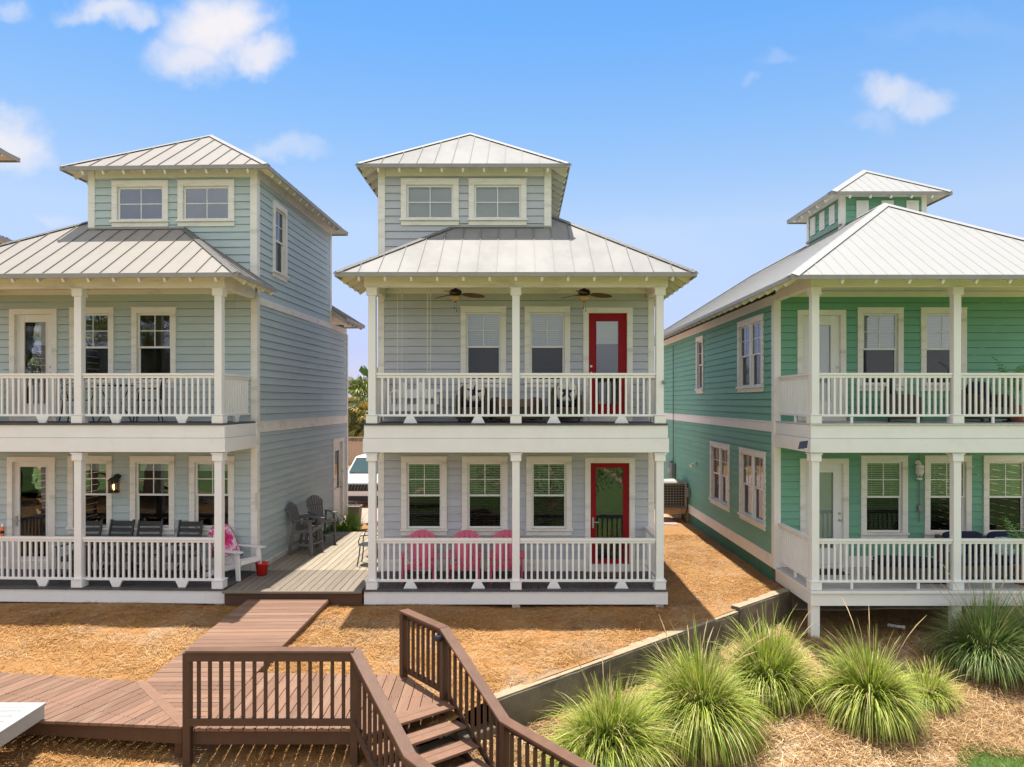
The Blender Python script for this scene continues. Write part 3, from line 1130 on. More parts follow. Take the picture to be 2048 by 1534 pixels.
    # posts
    for x in (-2.70, 0, 2.70):
        inst(POST_C, root, (fx(x), .10, .002))
        inst(POST_C, root, (fx(x), .10, ZU + .001))
    # railings
    for z in (0, ZU):
        for x0, x1 in ((-2.625, -.075), (.075, 2.625)):
            railing(root, (fx(x0), .10), (fx(x1), .10), z, None, feet)
    for s, low in ((-1, left_lower_rail), (1, right_lower_rail)):
        railing(root, (fx(s * 2.70), .18), (fx(s * 2.70), YW - .03), ZU, None, feet, side=True)
        if low:
            railing(root, (fx(s * 2.70), .18), (fx(s * 2.70), YW - .03), 0, None, feet, side=True)
    # windows and doors
    for i, (x, w, z, h) in enumerate(low_w):
        put_window(root, w, h, blinds['low'], (fx(x), YW, z))
    for x, w, z, h in up_w:
        put_window(root, w, h, blinds['up'], (fx(x), YW, z))
    for x, w, z, h in tow_w:
        put_window(root, w, h, blinds['tower'], (fx(x), YW, z), hung=False)
    for y, w, z, h in side_w:
        put_window(root, w, h, blinds['side'], (fx(-HW), y, z), -R(90) * m)
    x, w, z, h = d_low
    put_door(root, w, h, (fx(x), YW, z), lower_doors, (-.285, .28, .10, 1.995), 1, 'lever', z_floor=z)
    x, w, z, h = d_up
    put_door(root, w, h, (fx(x), YW, z), upper_door_mat, (-.235, .225, .25, 1.97), m, 'knob', blind='part', z_floor=z - ZU)
    y, w, z, h = side_d[0]
    put_door(root, w, h, (fx(-HW), y, z), M['white'], (-.25, .25, .9, 2.0), m, 'knob', rz=-R(90) * m, z_floor=.1)
    # ---- porch and main roof
    o, ze, pit = .43, 5.854, .662
    E = HW + o

    def Z(t):
        return ze + pit * t
    r, sm, sf = mb(), mb(), mb()
    PL1, PL2 = [], []
    t1 = YW + o
    tC = E - TX
    yb = YB + o
    PL1.append([(-E, -o, ze), (TX, -o, ze), (TX, YW, Z(t1)), (-E + t1, YW, Z(t1))])
    roof_plane(r, sm, sf, PL1[-1], .357, .011, .022)
    PL1.append([(TX, -o, ze), (E, -o, ze), (TX, tC - o, Z(tC))])
    roof_plane(r, sm, sf, PL1[-1], .357, .011, .022)
    PL1.append([(-E, YW - .03, ze), (-E, -o, ze), (-E + t1 - .03, YW - .03, Z(t1 - .03))])
    roof_plane(r, sm, sf, PL1[-1], .357, .011, .022, phase=.1)
    PL1.append([(E, -o, ze), (E, yb, ze), (TX, yb - tC, Z(tC)), (TX, tC - o, Z(tC))])
    roof_plane(r, sm, sf, PL1[-1], .357, .011, .022)
    tb = yb - YT
    PL1.append([(-E, yb, ze), (-E, YT, ze), (-E + tb, YT, Z(tb))])
    roof_plane(r, sm, sf, PL1[-1], .357, .011, .022)
    PL1.append([(E, yb, ze), (-E, yb, ze), (-E + tb, YT, Z(tb)), (TX, yb - tC, Z(tC))])
    roof_plane(r, sm, sf, PL1[-1], .357, .011, .022)
    # ---- tower roof
    o2, ze2, p2 = .38, 8.326, .651
    x0, x1, y0, y1 = -HW - o2, TX + o2, YW - o2, YT + o2
    hw = (x1 - x0) / 2
    xc = (x0 + x1) / 2
    zr = ze2 + p2 * hw
    A, B, C_, D = (x0, y0, ze2), (x1, y0, ze2), (x1, y1, ze2), (x0, y1, ze2)
    Rf, Rb = (xc, y0 + hw, zr), (xc, y1 - hw, zr)
    r2, s2, f2 = mb(), mb(), mb()
    PL2.append([A, B, Rf])
    roof_plane(r2, s2, f2, PL2[-1], .357, .011, .022, phase=.12)
    PL2.append([B, C_, Rb, Rf])
    roof_plane(r2, s2, f2, PL2[-1], .357, .011, .022)
    PL2.append([C_, D, Rb])
    roof_plane(r2, s2, f2, PL2[-1], .357, .011, .022)
    PL2.append([D, A, Rf, Rb])
    roof_plane(r2, s2, f2, PL2[-1], .357, .011, .022)

    def roof_obj(r, sm, sf, caps, drips, tails, tail_o, planes):
        ro = r.build('roof', roof_m, root, extra=(sm, M['seam']))
        sf.build('soffit', M['soffit'], ro)
        hip_caps('ridge_cap', M['cap'], ro, planes, caps, .085, m)
        b = mb()
        for p, q in drips:
            b.bar(Vector(p) - Vector((0, 0, .03)), Vector(q) - Vector((0, 0, .03)), .026, .085)
        b.build('drip_edge', M['drip'], ro, bevel=.003)
        for (x, y, z), rz in tails:
            inst(TAIL, ro, (fx(x), y, z), (0, 0, rz * m))
        return ro
    tails = [((-2.85 + k * .475, -o, ze), 0) for k in range(13)]
    tails += [((-E, .0 + k * .45, ze), -R(90)) for k in range(4)] + [((E, .0 + k * .45, ze), R(90)) for k in range(6)]
    tails += [((-E, YT + .15 + k * .45, ze), -R(90)) for k in range(5)]
    roof_obj(r, sm, sf, [((-E, -o, ze), (-E + t1, YW, Z(t1))), ((E, -o, ze), (TX, tC - o, Z(tC))), ((-E, yb, ze), (-E + tb, YT, Z(tb)))],
             [((-E, -o, ze), (E, -o, ze)), ((-E, -o, ze), (-E, YW - .03, ze)), ((E, -o, ze), (E, yb, ze)), ((-E, YT, ze), (-E, yb, ze)), ((-E, yb, ze), (E, yb, ze))], tails, o, PL1)
    tails = [((x0 + .42 + k * .43, y0, ze2), 0) for k in range(9)]
    tails += [((x0, y0 + .4 + k * .44, ze2), -R(90)) for k in range(12)] + [((x1, y0 + .4 + k * .44, ze2), R(90)) for k in range(12)]
    roof_obj(r2, s2, f2, [(A, Rf), (B, Rf), (C_, Rb), (D, Rb), (Rf, Rb)], [(A, B), (B, C_), (C_, D), (D, A)], tails, o2, PL2)
    return root


LEFT = cottage((-8.363, 13.70, 0), R(-2), -1, 'pale blue two-storey cottage with square tower on the left', M['side_blue'], M['roof_tan'], M['white'], M['white'],
               {'low': 'shade', 'up': None, 'tower': None, 'side': 'closed'}, 'wide_top', True, False)
# the mirrored builder calls its own free side "right": for the pale blue house that is the far, out-of-frame side
MID = cottage((-.0575, 13.55, 0), 0, 1, 'grey two-storey cottage with red porch doors in the middle', M['side_grey'], M['roof_grey'], M['red'], M['red'],
              {'low': 'half', 'up': 'closed', 'tower': 'closed', 'side': 'closed'}, 'wide_bottom', True, False)


# ------------------------------------------------------------------ the green house
def double_window(w, h, style):
    """two narrow sashes side by side in one casing"""
    key = (w, h, style, 'double')
    if key in WIN:
        return WIN[key]
    one = window_set(w, h, None, True)
    pat = {'window': one['window'], 'sill': one['sill']}
    b, g1, g2, bl = MB(), MB(), MB(), MB()
    f, hm = .035, h / 2
    b.box(-.045, .045, -.02, .08, 0, h)
    for s in (-1, 1):
        x0, x1 = sorted((s * .0455, s * w / 2))
        for z0, z1, y0, y1 in ((hm - .02, h, .012, .040), (0, hm + .02, .041, .070)):
            b.box(x0, x1, y0, y1, z0, z0 + f)
            b.box(x0, x1, y0, y1, z1 - f, z1)
            b.box(x0, x0 + f, y0, y1, z0 + f, z1 - f)
            b.box(x1 - f, x1, y0, y1, z0 + f, z1 - f)
        xm = (x0 + x1) / 2
        b.box(xm - .008, xm + .008, .018, .034, hm + .02, h - f)
        b.box(x0 + f, x1 - f, .017, .033, hm * 1.5 - .009, hm * 1.5 + .009)
        g1.box(x0 + f * .7, x1 - f * .7, .025, .029, hm, h - f * .7)
        g2.box(x0 + f * .7, x1 - f * .7, .053, .057, f * .7, hm)
        z = h - .02
        while z > .02:
            bl.bar((x0 + .01, .105, z), (x1 - .01, .105, z), .0015, .048, (0, -.62, .78))
            z -= .046
    pat['sash'] = keep(b.build('sash', M['frame'], bevel=.002))
    pat['pane'] = keep(g1.build('pane', M['glass']))
    pat['pane2'] = keep(g2.build('pane', M['screen']))
    pat['blind'] = keep(bl.build('blind', M['blind']))
    WIN[key] = pat
    return pat


def green_house():
    X0, Y0, W_, YW, YB = 5.437, 13.5, 5.5, 1.9, 14.5
    ZU = 3.109
    root = thing('green_house', 'green two-storey house with white metal roof and small cupola', 'house', (X0, Y0, 0))
    sid, W, WC = M['side_green'], M['white'], M['white_clean']

    def lx(u):
        return px(u, Y0 + YW) - X0
    up_w = [(lx(1759.8), .74, 3.885, 1.5), (lx(1886), .74, 3.885, 1.5)]
    low_w = [(lx(1767.5), .76, .74, 1.505), (lx(1894.5), .76, .74, 1.505), (lx(2012), .76, .74, 1.505)]
    d_up = (lx(1642.5), .80, 3.21, 2.137)
    d_low = (lx(1647.7), .80, .08, 2.118)

    def rects(ls):
        return [(x - w / 2, x + w / 2, z, z + h) for x, w, z, h in ls]
    b = MB()
    siding(b, lambda s, d, z: (s, YW - d, z), .1, W_ - .1, .245, 5.84, rects(up_w + low_w + [d_up, d_low]))
    b.build('wall', sid, root, fix=False)
    s_up1 = [(8.2, .62, 3.90, 1.43)]
    s_up = [(3.5, 1.62, 3.88, 1.46)]
    s_low = [(6.07, 1.62, .81, 1.465), (3.35, 1.62, .81, 1.465)]
    b = MB()
    Ps = lambda s, d, z: (-d, s, z)
    siding(b, Ps, YW + .1, YB - .1, .245, 2.87, rects(s_low))
    siding(b, Ps, YW + .1, YB - .1, 3.10, 5.62, rects(s_up + s_up1))
    b.build('wall', sid, root, fix=False)
    b = MB()
    siding(b, lambda s, d, z: (W_ + d, s, z), YW + .1, YB - .1, -.1, 5.84, [])
    siding(b, lambda s, d, z: (s, YB + d, z), .1, W_ - .1, -.1, 5.84, [])
    b.build('wall', sid, root, fix=False)
    b = MB()
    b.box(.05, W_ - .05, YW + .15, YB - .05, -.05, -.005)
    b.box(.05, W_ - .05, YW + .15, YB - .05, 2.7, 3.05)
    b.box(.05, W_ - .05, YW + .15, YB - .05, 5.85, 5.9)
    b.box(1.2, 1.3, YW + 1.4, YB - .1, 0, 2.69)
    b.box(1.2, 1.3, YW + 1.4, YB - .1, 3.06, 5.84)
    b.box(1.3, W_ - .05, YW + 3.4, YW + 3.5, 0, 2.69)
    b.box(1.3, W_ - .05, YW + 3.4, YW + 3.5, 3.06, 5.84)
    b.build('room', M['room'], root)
    b = MB()
    for x0, x1 in ((-.026, .115), (W_ - .115, W_ + .026)):
        b.box(x0, x1, YW - .028, YW, -.035, 5.80)
    b.box(-.028, 0, YW + .0005, YW + .14, -.035, 5.78)
    b.box(-.028, 0, YB - .11, YB + .03, -.035, 5.62)
    b.box(.12, W_ - .12, YW - .024, YW, 5.74, 5.86)
    b.box(.12, d_low[0] - .52, YW - .03, YW, .002, .245)
    b.box(d_low[0] + .52, W_ - .12, YW - .03, YW, .002, .245)
    b.box(-.03, 0, YW + .145, YB - .115, 2.87, 3.075)
    b.box(-.05, 0, YW + .145, YB - .115, 3.0755, 3.10)
    b.box(-.024, 0, YW + .145, YB - .115, 5.60, 5.80)
    b.box(-.034, 0, YW + .145, YB - .115, -.03, .215)
    b.box(-.05, 0, YW + .145, YB - .115, .2155, .243)
    b.build_each('trim_board', W, root, bevel=.003)
    b = MB()
    b.box(.012, .2, YW + .145, YB, -1.6, -.0305)
    b.build('foundation', M['found_green'], root)
    b = MB()
    b.box(.02, W_, YW + .02, YW + .14, -1.7, -.10)
    b.build('foundation', M['concrete'], root)
    for z in (0, ZU):
        b = MB()
        boards(b, rect_poly(0, W_, -.03, YW - .035), R(90), .142, .004, lambda x, y, z=z: z, .03)
        b.build('porch_floor', M['deck_light'], root)
    b = MB()
    b.box(-.02, W_ + .02, -.045, -.0305, -.05, -.002)
    b.box(0, W_, 0, .04, -.285, -.033)
    b.box(0, .04, .041, YW - .03, -.285, -.033)
    b.box(-.02, -.0005, -.03, YW - .03, -.05, -.002)
    b.build('skirt', WC, root, bevel=.003)
    b = MB()
    for x in (.10, 2.75, 5.4):
        b.box(x - .085, x + .085, .045, .19, -1.9, -.034)
    b.build_each('footing', WC, root, bevel=.004)
    b = MB()
    b.box(0, W_, 0, .04, 2.835, 3.075)
    b.box(-.018, W_ + .018, -.02, .14, 2.567, 2.83)
    b.box(0, .04, .041, YW - .03, 2.835, 3.075)
    b.box(-.018, .12, .1405, YW - .03, 2.567, 2.83)
    b.box(-.02, W_ + .02, -.02, .0, 3.0755, 3.10)
    b.build('beam', WC, root, bevel=.004)
    b = MB()
    b.box(0, W_, 0, .14, 5.66, 5.99)
    b.box(0, .14, .1405, YW - .03, 5.66, 5.97)
    b.build('beam', W, root, bevel=.005)
    b = MB()
    b.box(.05, W_ - .05, .05, YW - .035, 2.80, 2.825)
    b.box(.15, W_ - .15, .15, YW - .03, 5.865, 5.89)
    b.build('ceiling', W, root)
    for x in (.10, 2.75, 5.4):
        inst(POST_C, root, (x, .10, .002))
        inst(POST_C, root, (x, .10, ZU + .001))
    for z in (0, ZU):
        railing(root, (.175, .10), (2.675, .10), z, None, 'slim')
        railing(root, (2.825, .10), (5.325, .10), z, None, 'slim')
        railing(root, (.10, .18), (.10, YW - .03), z, None, 'slim', side=True)
    for x, w, z, h in low_w:
        put_window(root, w, h, 'half', (x, YW, z))
    for x, w, z, h in up_w:
        put_window(root, w, h, 'closed', (x, YW, z))
    for y, w, z, h in s_up1:
        put_window(root, w, h, 'half', (0, y, z), -R(90))
    for y, w, z, h in s_up + s_low:
        pat = double_window(w, h, 'half')
        o = inst(pat['window'], root, (0, y, z), (0, 0, -R(90)))
        for k, p in pat.items():
            if k != 'window':
                inst(p, o, (0, 0, 0))
    for x, w, z, h in (d_up, d_low):
        put_door(root, w, h, (x, YW, z), WC, (-.21, .21, .32, 1.93), -1, 'knob', blind='full', z_floor=z - (ZU if z > 2 else 0))
    # roof
    o, ze, pit = .58, 5.774, .6526
    hw = W_ / 2 + o
    xc = W_ / 2
    yb = YB + .5
    zr = ze + pit * hw
    A, B, C_, D = (-o, -o, ze), (W_ + o, -o, ze), (W_ + o, yb, ze), (-o, yb, ze)
    Rf, Rb = (xc, hw - o, zr), (xc, yb - hw, zr)

    def roof(planes, caps, eaves, tails, sp):
        r, s, f = MB(), MB(), MB()
        for p in planes:
            roof_plane(r, s, f, p, sp, .022, .007)
        ro = r.build('roof', M['roof_white'], root, extra=(s, M['seam_white']))
        f.build('soffit', M['soffit'], ro)
        hip_caps('ridge_cap', M['cap_white'], ro, planes, caps, .13)
        b = MB()
        for p, q in eaves:
            b.bar(Vector(p) - Vector((0, 0, .035)), Vector(q) - Vector((0, 0, .035)), .024, .085)
        b.build('drip_edge', M['drip'], ro, bevel=.003)
        for (x, y, z), rz in tails:
            inst(TAIL_C, ro, (x, y, z), (0, 0, rz))
    roof([[A, B, Rf], [B, C_, Rb, Rf], [C_, D, Rb], [D, A, Rf, Rb]], [(A, Rf), (B, Rf), (C_, Rb), (D, Rb), (Rf, Rb)],
         [(A, B), (B, C_), (C_, D), (D, A)],
         [((.35 + k * .6, -o, ze), 0) for k in range(9)] + [((-o, -.15 + k * .5, ze), -R(90)) for k in range(29)], .23)
    # cupola
    cx0, cx1, cy0, cy1 = 8.0 - X0, 10.08 - X0, 18.0 - Y0, 20.07 - Y0
    b = MB()
    siding(b, lambda s, d, z: (s, cy0 - d, z), cx0 + .09, cx1 - .09, 7.0, 8.62, [])
    siding(b, lambda s, d, z: (cx0 - d, s, z), cy0 + .09, cy1 - .09, 7.3, 8.62, [])
    siding(b, lambda s, d, z: (cx1 + d, s, z), cy0 + .09, cy1 - .09, 6.0, 8.62, [])
    siding(b, lambda s, d, z: (s, cy1 + d, z), cx0 + .09, cx1 - .09, 6.5, 8.62, [])
    b.build('cupola_wall', sid, root, fix=False)
    b = MB()
    for x0, x1 in ((cx0 - .03, cx0 + .1), (cx1 - .1, cx1 + .03)):
        b.box(x0, x1, cy0 - .03, cy0, 6.4, 8.82)
        b.box(x0, x1, cy1, cy1 + .03, 6.4, 8.82)
    for y0, y1 in ((cy0 + .0005, cy0 + .11), (cy1 - .11, cy1 - .0005)):
        b.box(cx0 - .03, cx0, y0, y1, 7.2, 8.82)
        b.box(cx1, cx1 + .03, y0, y1, 6.0, 8.82)
    b.box(cx0 + .105, cx1 - .105, cy0 - .025, cy0, 8.60, 8.82)
    b.box(cx0 - .025, cx0, cy0 + .115, cy1 - .115, 8.60, 8.82)
    b.build_each('trim_board', W, root, bevel=.003)
    b = MB()
    b.bar((cx0 - .03, cy0 - .03, 7.90), (cx0 - .03, cy1, 7.90), .06, .05)
    b.build('flashing', M['drip'], root)
    for k in range(3):
        b = MB()
        x = cx0 + .36 + k * .62
        b.box(x - .0, x + .3, cy0 - .05, cy0 - .015, 8.02, 8.5)
        for j in range(7):
            z = 8.09 + j * .055
            b.bar((x + .045, cy0 - .055, z), (x + .255, cy0 - .055, z), .03, .01, (0, -.5, .8))
        b.build('vent', WC, root, bevel=.002)
        b = MB()
        y = cy0 + .3 + k * .6
        b.box(cx0 - .05, cx0 - .015, y, y + .3, 8.03, 8.5)
        for j in range(7):
            z = 8.09 + j * .055
            b.bar((cx0 - .055, y + .045, z), (cx0 - .055, y + .255, z), .03, .01, (-.5, 0, .8))
        b.build('vent', WC, root, bevel=.002)
    oc, zc = .42, 8.61
    A, B = (cx0 - oc, cy0 - oc, zc), (cx1 + oc, cy0 - oc, zc)
    C_, D = (cx1 + oc, cy1 + oc, zc), (cx0 - oc, cy1 + oc, zc)
    T = ((cx0 + cx1) / 2, (cy0 + cy1) / 2, zc + .665 * ((cx1 - cx0) / 2 + oc))
    roof([[A, B, T], [B, C_, T], [C_, D, T], [D, A, T]], [(A, T), (B, T), (C_, T), (D, T)], [(A, B), (B, C_), (C_, D), (D, A)],
         [((cx0 + .05 + k * .5, cy0 - oc, zc), 0) for k in range(5)] + [((cx0 - oc, cy0 + .05 + k * .5, zc), -R(90)) for k in range(5)], .23)
    return root


GREEN = green_house()


def far_left_house():
    root = thing('beige_house', 'taller neighbouring house with only its grey eave corners at the left edge', 'house', (-18.2, 21.5, -.35))
    b = MB()
    siding(b, lambda s, d, z: (s, -7 - d, z), -3, 2.6, 0, 8.0, [])
    siding(b, lambda s, d, z: (2.6 + d, s, z), -7, -.75, 0, 8.6, [])
    siding(b, lambda s, d, z: (s, -.75 + d, z), -3, 2.6, 0, 8.6, [])
    siding(b, lambda s, d, z: (2.45 + d, s, z), -6, -.9, 8.6, 11.0, [])
    siding(b, lambda s, d, z: (s, -.9 + d, z), -3, 2.45, 8.6, 11.0, [])
    siding(b, lambda s, d, z: (s, -6 - d, z), -3, 2.45, 8.0, 11.0, [])
    b.build('wall', M['side_beige'], root, fix=False)
    for zc, e, y0, y1 in ((8.55, 3.40, -7.5, -.25), (11.05, 3.40, -6.6, 0)):
        r, s, f = MB(), MB(), MB()
        A, B, C_, D = (-e, y0, zc), (e, y0, zc), (e, y1, zc), (-e, y1, zc)
        hh = min(e, (y1 - y0) / 2)
        Rf, Rb = (0, y0 + hh, zc + .6 * hh), (0, y1 - hh, zc + .6 * hh)
        for p in ([A, B, Rf], [B, C_, Rb, Rf], [C_, D, Rb], [D, A, Rf, Rb]):
            roof_plane(r, s, f, p, .4, .03, .03)
        ro = r.build('roof', M['roof_tan'], root, extra=(s, M['seam']))
        f.build('soffit', M['soffit'], ro)
        b = MB()
        for p, q in ((A, B), (B, C_), (C_, D)):
            b.bar(Vector(p) - Vector((0, 0, .03)), Vector(q) - Vector((0, 0, .03)), .03, .12)
        b.build('drip_edge', M['drip'], ro)
        for k in range(9):
            inst(TAIL, ro, (e, y0 + .3 + k * .7, zc), (0, 0, R(90)))
    return root


far_left_house()


# ------------------------------------------------------------------ ground
def sstep(a, b, x):
    t = np.clip((x - a) / (b - a), 0, 1)
    return t * t * (3 - 2 * t)


def yb_diag(x):
    return 9.67 + (x + .33) * .843


def yb(x):
    return np.where(x < 5.55, yb_diag(np.minimum(x, 5.55)), 15.3)


def bumps(x, y):
    return .02 * np.sin(1.7 * x + .6 * y) * np.sin(1.3 * y - .4 * x) + .012 * np.sin(4.1 * x + 1) * np.sin(3.7 * y)


def h_up(x, y):
    left = np.where(y > 13, -.30, np.where(y > 10.5, -.30 - .10 * (13 - y), -.55 - .2 * (10.5 - np.maximum(y, 7.5))))
    right = -.34 - .03 * np.clip(13.5 - y, 0, 6)
    s = sstep(0, -2, x)
    return left * s + right * (1 - s) + bumps(x, y) * sstep(26, 20, y)


def h_low(x, y):
    d = np.maximum(0, np.minimum((yb_diag(x) - y) * .765, 15.3 - y))
    a = -.97 - .25 * d
    b = -.90 - .03 * np.minimum(d, 2) - .2 * np.maximum(0, d - 2)
    s = sstep(2, 4.5, x)
    return np.maximum(a * (1 - s) + b * s, -2.6) + bumps(x, y)


def sheet(name, material, xs, ts, f_y, f_h, kind):
    X = np.repeat(xs[:, None], len(ts), 1)
    Y = f_y(X, ts[None, :])
    Z = f_h(X, Y)
    V = np.stack([X, Y, Z], -1).reshape(-1, 3)
    n, k = len(xs), len(ts)
    i = (np.arange(n - 1)[:, None] * k + np.arange(k - 1)[None, :]).reshape(-1)
    Fc = np.stack([i, i + k, i + k + 1, i + 1], -1)
    me = bpy.data.meshes.new(name)
    me.from_pydata(V.tolist(), [], Fc.tolist())
    for p in me.polygons:
        p.use_smooth = True
    me.materials.append(material)
    o = bpy.data.objects.new(name, me)
    COL.objects.link(o)
    o['kind'] = kind
    return o


xs = np.concatenate([-np.geomspace(14, 2500, 24)[::-1], np.arange(-13.8, 14, .2), np.geomspace(14.2, 2500, 24)])
tn = np.concatenate([np.arange(0, 14, .2), np.geomspace(14.2, 3000, 40)])
sheet('ground', M['straw_ground'], xs, tn, lambda X, t: yb(X) + .1 + t, h_up, 'structure')
sheet('slope_ground', M['slope_ground'], xs, tn, lambda X, t: yb(X) + .1 - t, h_low, 'structure')


def ground_hit(u, v, f, y0=4.0, y1=30.0):
    """distance along the view of a photograph pixel at which it meets the ground f; a way of measuring the picture"""
    for Y in np.arange(y0, y1, .02):
        x, z = px(u, Y), pz(v, Y)
        if z <= float(f(np.array(x), np.array(Y))):
            return x, Y, z
    return px(u, y1), y1, pz(v, y1)


# lawn at the foot of the slope
def y_lawn(X):
    return 10.12 + .12 * np.sin(X * .9) + .06 * np.sin(X * 2.3) - 5.6 * sstep(6.4, 3.2, X) - 8 * sstep(0, -8, X)


sheet('lawn', M['lawn'], np.concatenate([-np.geomspace(8, 400, 16)[::-1], np.arange(-7.5, 16, .25), np.geomspace(16.5, 400, 14)]),
      np.concatenate([np.arange(0, 12, .25), np.geomspace(12.5, 300, 16)]), lambda X, t: y_lawn(X) - t,
      lambda X, Y: h_low(X, Y) + .022, 'structure')
# paved drive behind the cottages
sheet('driveway', M['paver'], np.arange(-14, 5.1, .5), np.arange(0, 15.1, .5), lambda X, t: 22.6 + t + X * 0, lambda X, Y: h_up(X, Y) + .02, 'structure')


sheet('parking_lot', M['asphalt'], np.arange(-160, 161, 8.0), np.concatenate([np.arange(0, 40, 4.0), np.geomspace(41, 400, 12)]), lambda X, t: 44.6 + t + X * 0, lambda X, Y: h_up(X, Y) + .03, 'structure')


def litter(name, material, n, x0, x1, y0, y1, f_h, ok, L0, L1, w, label, lift=.03, tilt=.25):
    x = rng.uniform(x0, x1, n)
    # denser towards the viewer
    y = y0 + (y1 - y0) * rng.uniform(0, 1, n) ** 1.35
    k = ok(x, y)
    x, y = x[k], y[k]
    # drifts and thin patches
    f = np.sin(x * 1.9 + 1.3 * np.sin(y * 1.1)) * np.sin(y * 2.3 + 1.7 * np.sin(x * .8 + 1)) + .5 * np.sin(x * 4.3 + y * 3.1) * np.sin(y * 5.2 - x * 2.2)
    k = rng.uniform(0, 1, len(x)) < np.clip(.62 + .5 * f, .2, 1)
    x, y = x[k], y[k]
    n = len(x)
    a = rng.uniform(0, 2 * np.pi, n)
    L = rng.uniform(L0, L1, n) / 2
    t = rng.normal(0, tilt, n)
    z = f_h(x, y) + rng.uniform(.004, lift, n)
    dx, dy, dz = np.cos(a) * L, np.sin(a) * L, np.sin(t) * L
    nx, ny = -np.sin(a) * w / 2, np.cos(a) * w / 2
    V = np.empty((n, 4, 3))
    for i, (s, q) in enumerate(((-1, -1), (1, -1), (1, 1), (-1, 1))):
        V[:, i, 0] = x + s * dx + q * nx
        V[:, i, 1] = y + s * dy + q * ny
        V[:, i, 2] = z + np.abs(dz) * (1 + s * np.sign(dz)) * .5
    me = bpy.data.meshes.new(name)
    me.vertices.add(n * 4)
    me.vertices.foreach_set('co', V.reshape(-1).astype(np.float32))
    me.loops.add(n * 4)
    me.loops.foreach_set('vertex_index', np.arange(n * 4, dtype=np.int32))
    me.polygons.add(n)
    me.polygons.foreach_set('loop_start', np.arange(0, n * 4, 4, dtype=np.int32))
    me.update(calc_edges=True)
    me.materials.append(material)
    o = bpy.data.objects.new(name, me)
    COL.objects.link(o)
    tag(o, label, 'ground litter', kind='stuff')
    return o


def ok_up(x, y):
    k = y > yb_diag(x) + .22
    k &= ~((x < -5.35) & (y > 13.75))
    k &= ~((x > -5.6) & (x < -2.85) & (y > 13.55) & (y < 19.5))
    k &= ~((x > -2.9) & (x < 2.8) & (y > 13.9))
    k &= ~((x > 5.38) & (y > 13.6))
    return k


litter('pine_straw', M['needle'], 380000, -11.5, 6, 5.5, 21, h_up, ok_up, .06, .16, .005, 'tan pine straw strewn over the beds between the houses')
litter('dry_grass', M['dry'], 250000, -4, 10.5, 5.2, 15.2, h_low, lambda x, y: (y < yb_diag(x) - .02) & (y > y_lawn(x) - .1) & (y < 15.2), .1, .28, .006,
       'dry grass and straw lying on the slope below the wall', .05, .35)


def lawn_blades():
    n = 26000
    x = rng.uniform(4, 9, n)
    y = y_lawn(x) + .05 - rng.uniform(0, 1.5, n) ** 1.5
    z = h_low(x, y) + .015
    a = rng.uniform(0, 2 * np.pi, n)
    L = rng.uniform(.04, .09, n)
    V = np.empty((n, 3, 3))
    V[:, 0] = np.stack([x - .004 * np.cos(a), y - .004 * np.sin(a), z], -1)
    V[:, 1] = np.stack([x + .004 * np.cos(a), y + .004 * np.sin(a), z], -1)
    V[:, 2] = np.stack([x + L * .5 * np.sin(a), y + L * .5 * np.cos(a), z + L], -1)
    me = bpy.data.meshes.new('grass')
    me.from_pydata(V.reshape(-1, 3).tolist(), [], np.arange(n * 3).reshape(-1, 3).tolist())
    me.materials.append(M['lawn_blade'])
    o = bpy.data.objects.new('grass', me)
    COL.objects.link(o)
    tag(o, 'short green lawn grass at the foot of the slope', 'grass', kind='stuff')


lawn_blades()


# ------------------------------------------------------------------ retaining wall
def retaining_wall():
    root = thing('retaining_wall', 'low stained concrete retaining wall running diagonally behind the grasses', 'wall', (-.33, 9.67, -.4))
    dv = Vector((.7645, .6446, 0))
    nv = Vector((-.6446, .7645, 0))

    def seg(s0, s1, z0, z1, n, top=True):
        b = MB()
        bot = -1.2
        vs, fs = [], []
        for k in range(n + 1):
            s = s0 + (s1 - s0) * k / n
            z = z0 + (z1 - z0) * k / n
            for off, zz in ((-.01, bot), (-.01, z), (.19, z + .004), (.19, bot)):
                p = dv * s + nv * (off + random.uniform(-.004, .004))
                vs.append((p.x, p.y, zz + random.uniform(-.006, .006)))
        for k in range(n):
            for i in range(4):
                j = (i + 1) % 4
                fs.append((k * 4 + i, k * 4 + j, (k + 1) * 4 + j, (k + 1) * 4 + i))
        fs += [(0, 1, 2, 3), (n * 4 + 3, n * 4 + 2, n * 4 + 1, n * 4)]
        b.add(vs, fs)
        b.build('wall_section', M['concrete'], root, bevel=.012)
        if not top:
            return
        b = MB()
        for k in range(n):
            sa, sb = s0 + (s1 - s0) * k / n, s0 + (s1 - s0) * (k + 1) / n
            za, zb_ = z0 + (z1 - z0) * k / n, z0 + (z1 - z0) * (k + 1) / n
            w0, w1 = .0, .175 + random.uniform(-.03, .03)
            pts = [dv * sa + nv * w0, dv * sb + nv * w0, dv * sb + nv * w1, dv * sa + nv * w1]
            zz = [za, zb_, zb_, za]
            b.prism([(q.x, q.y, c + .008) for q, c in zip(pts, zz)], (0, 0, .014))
        b.build('wall_top', M['concrete_top'], root)  # added strip whose lighter colour stands for sun on the top
    seg(-4.6, -1.15, -.55, -.55, 14, False)
    seg(-1.14, .03, -.42, -.42, 8, False)
    seg(.04, 5.72, -.075, .03, 30)
    seg(5.76, 7.6, .10, .12, 10)


retaining_wall()


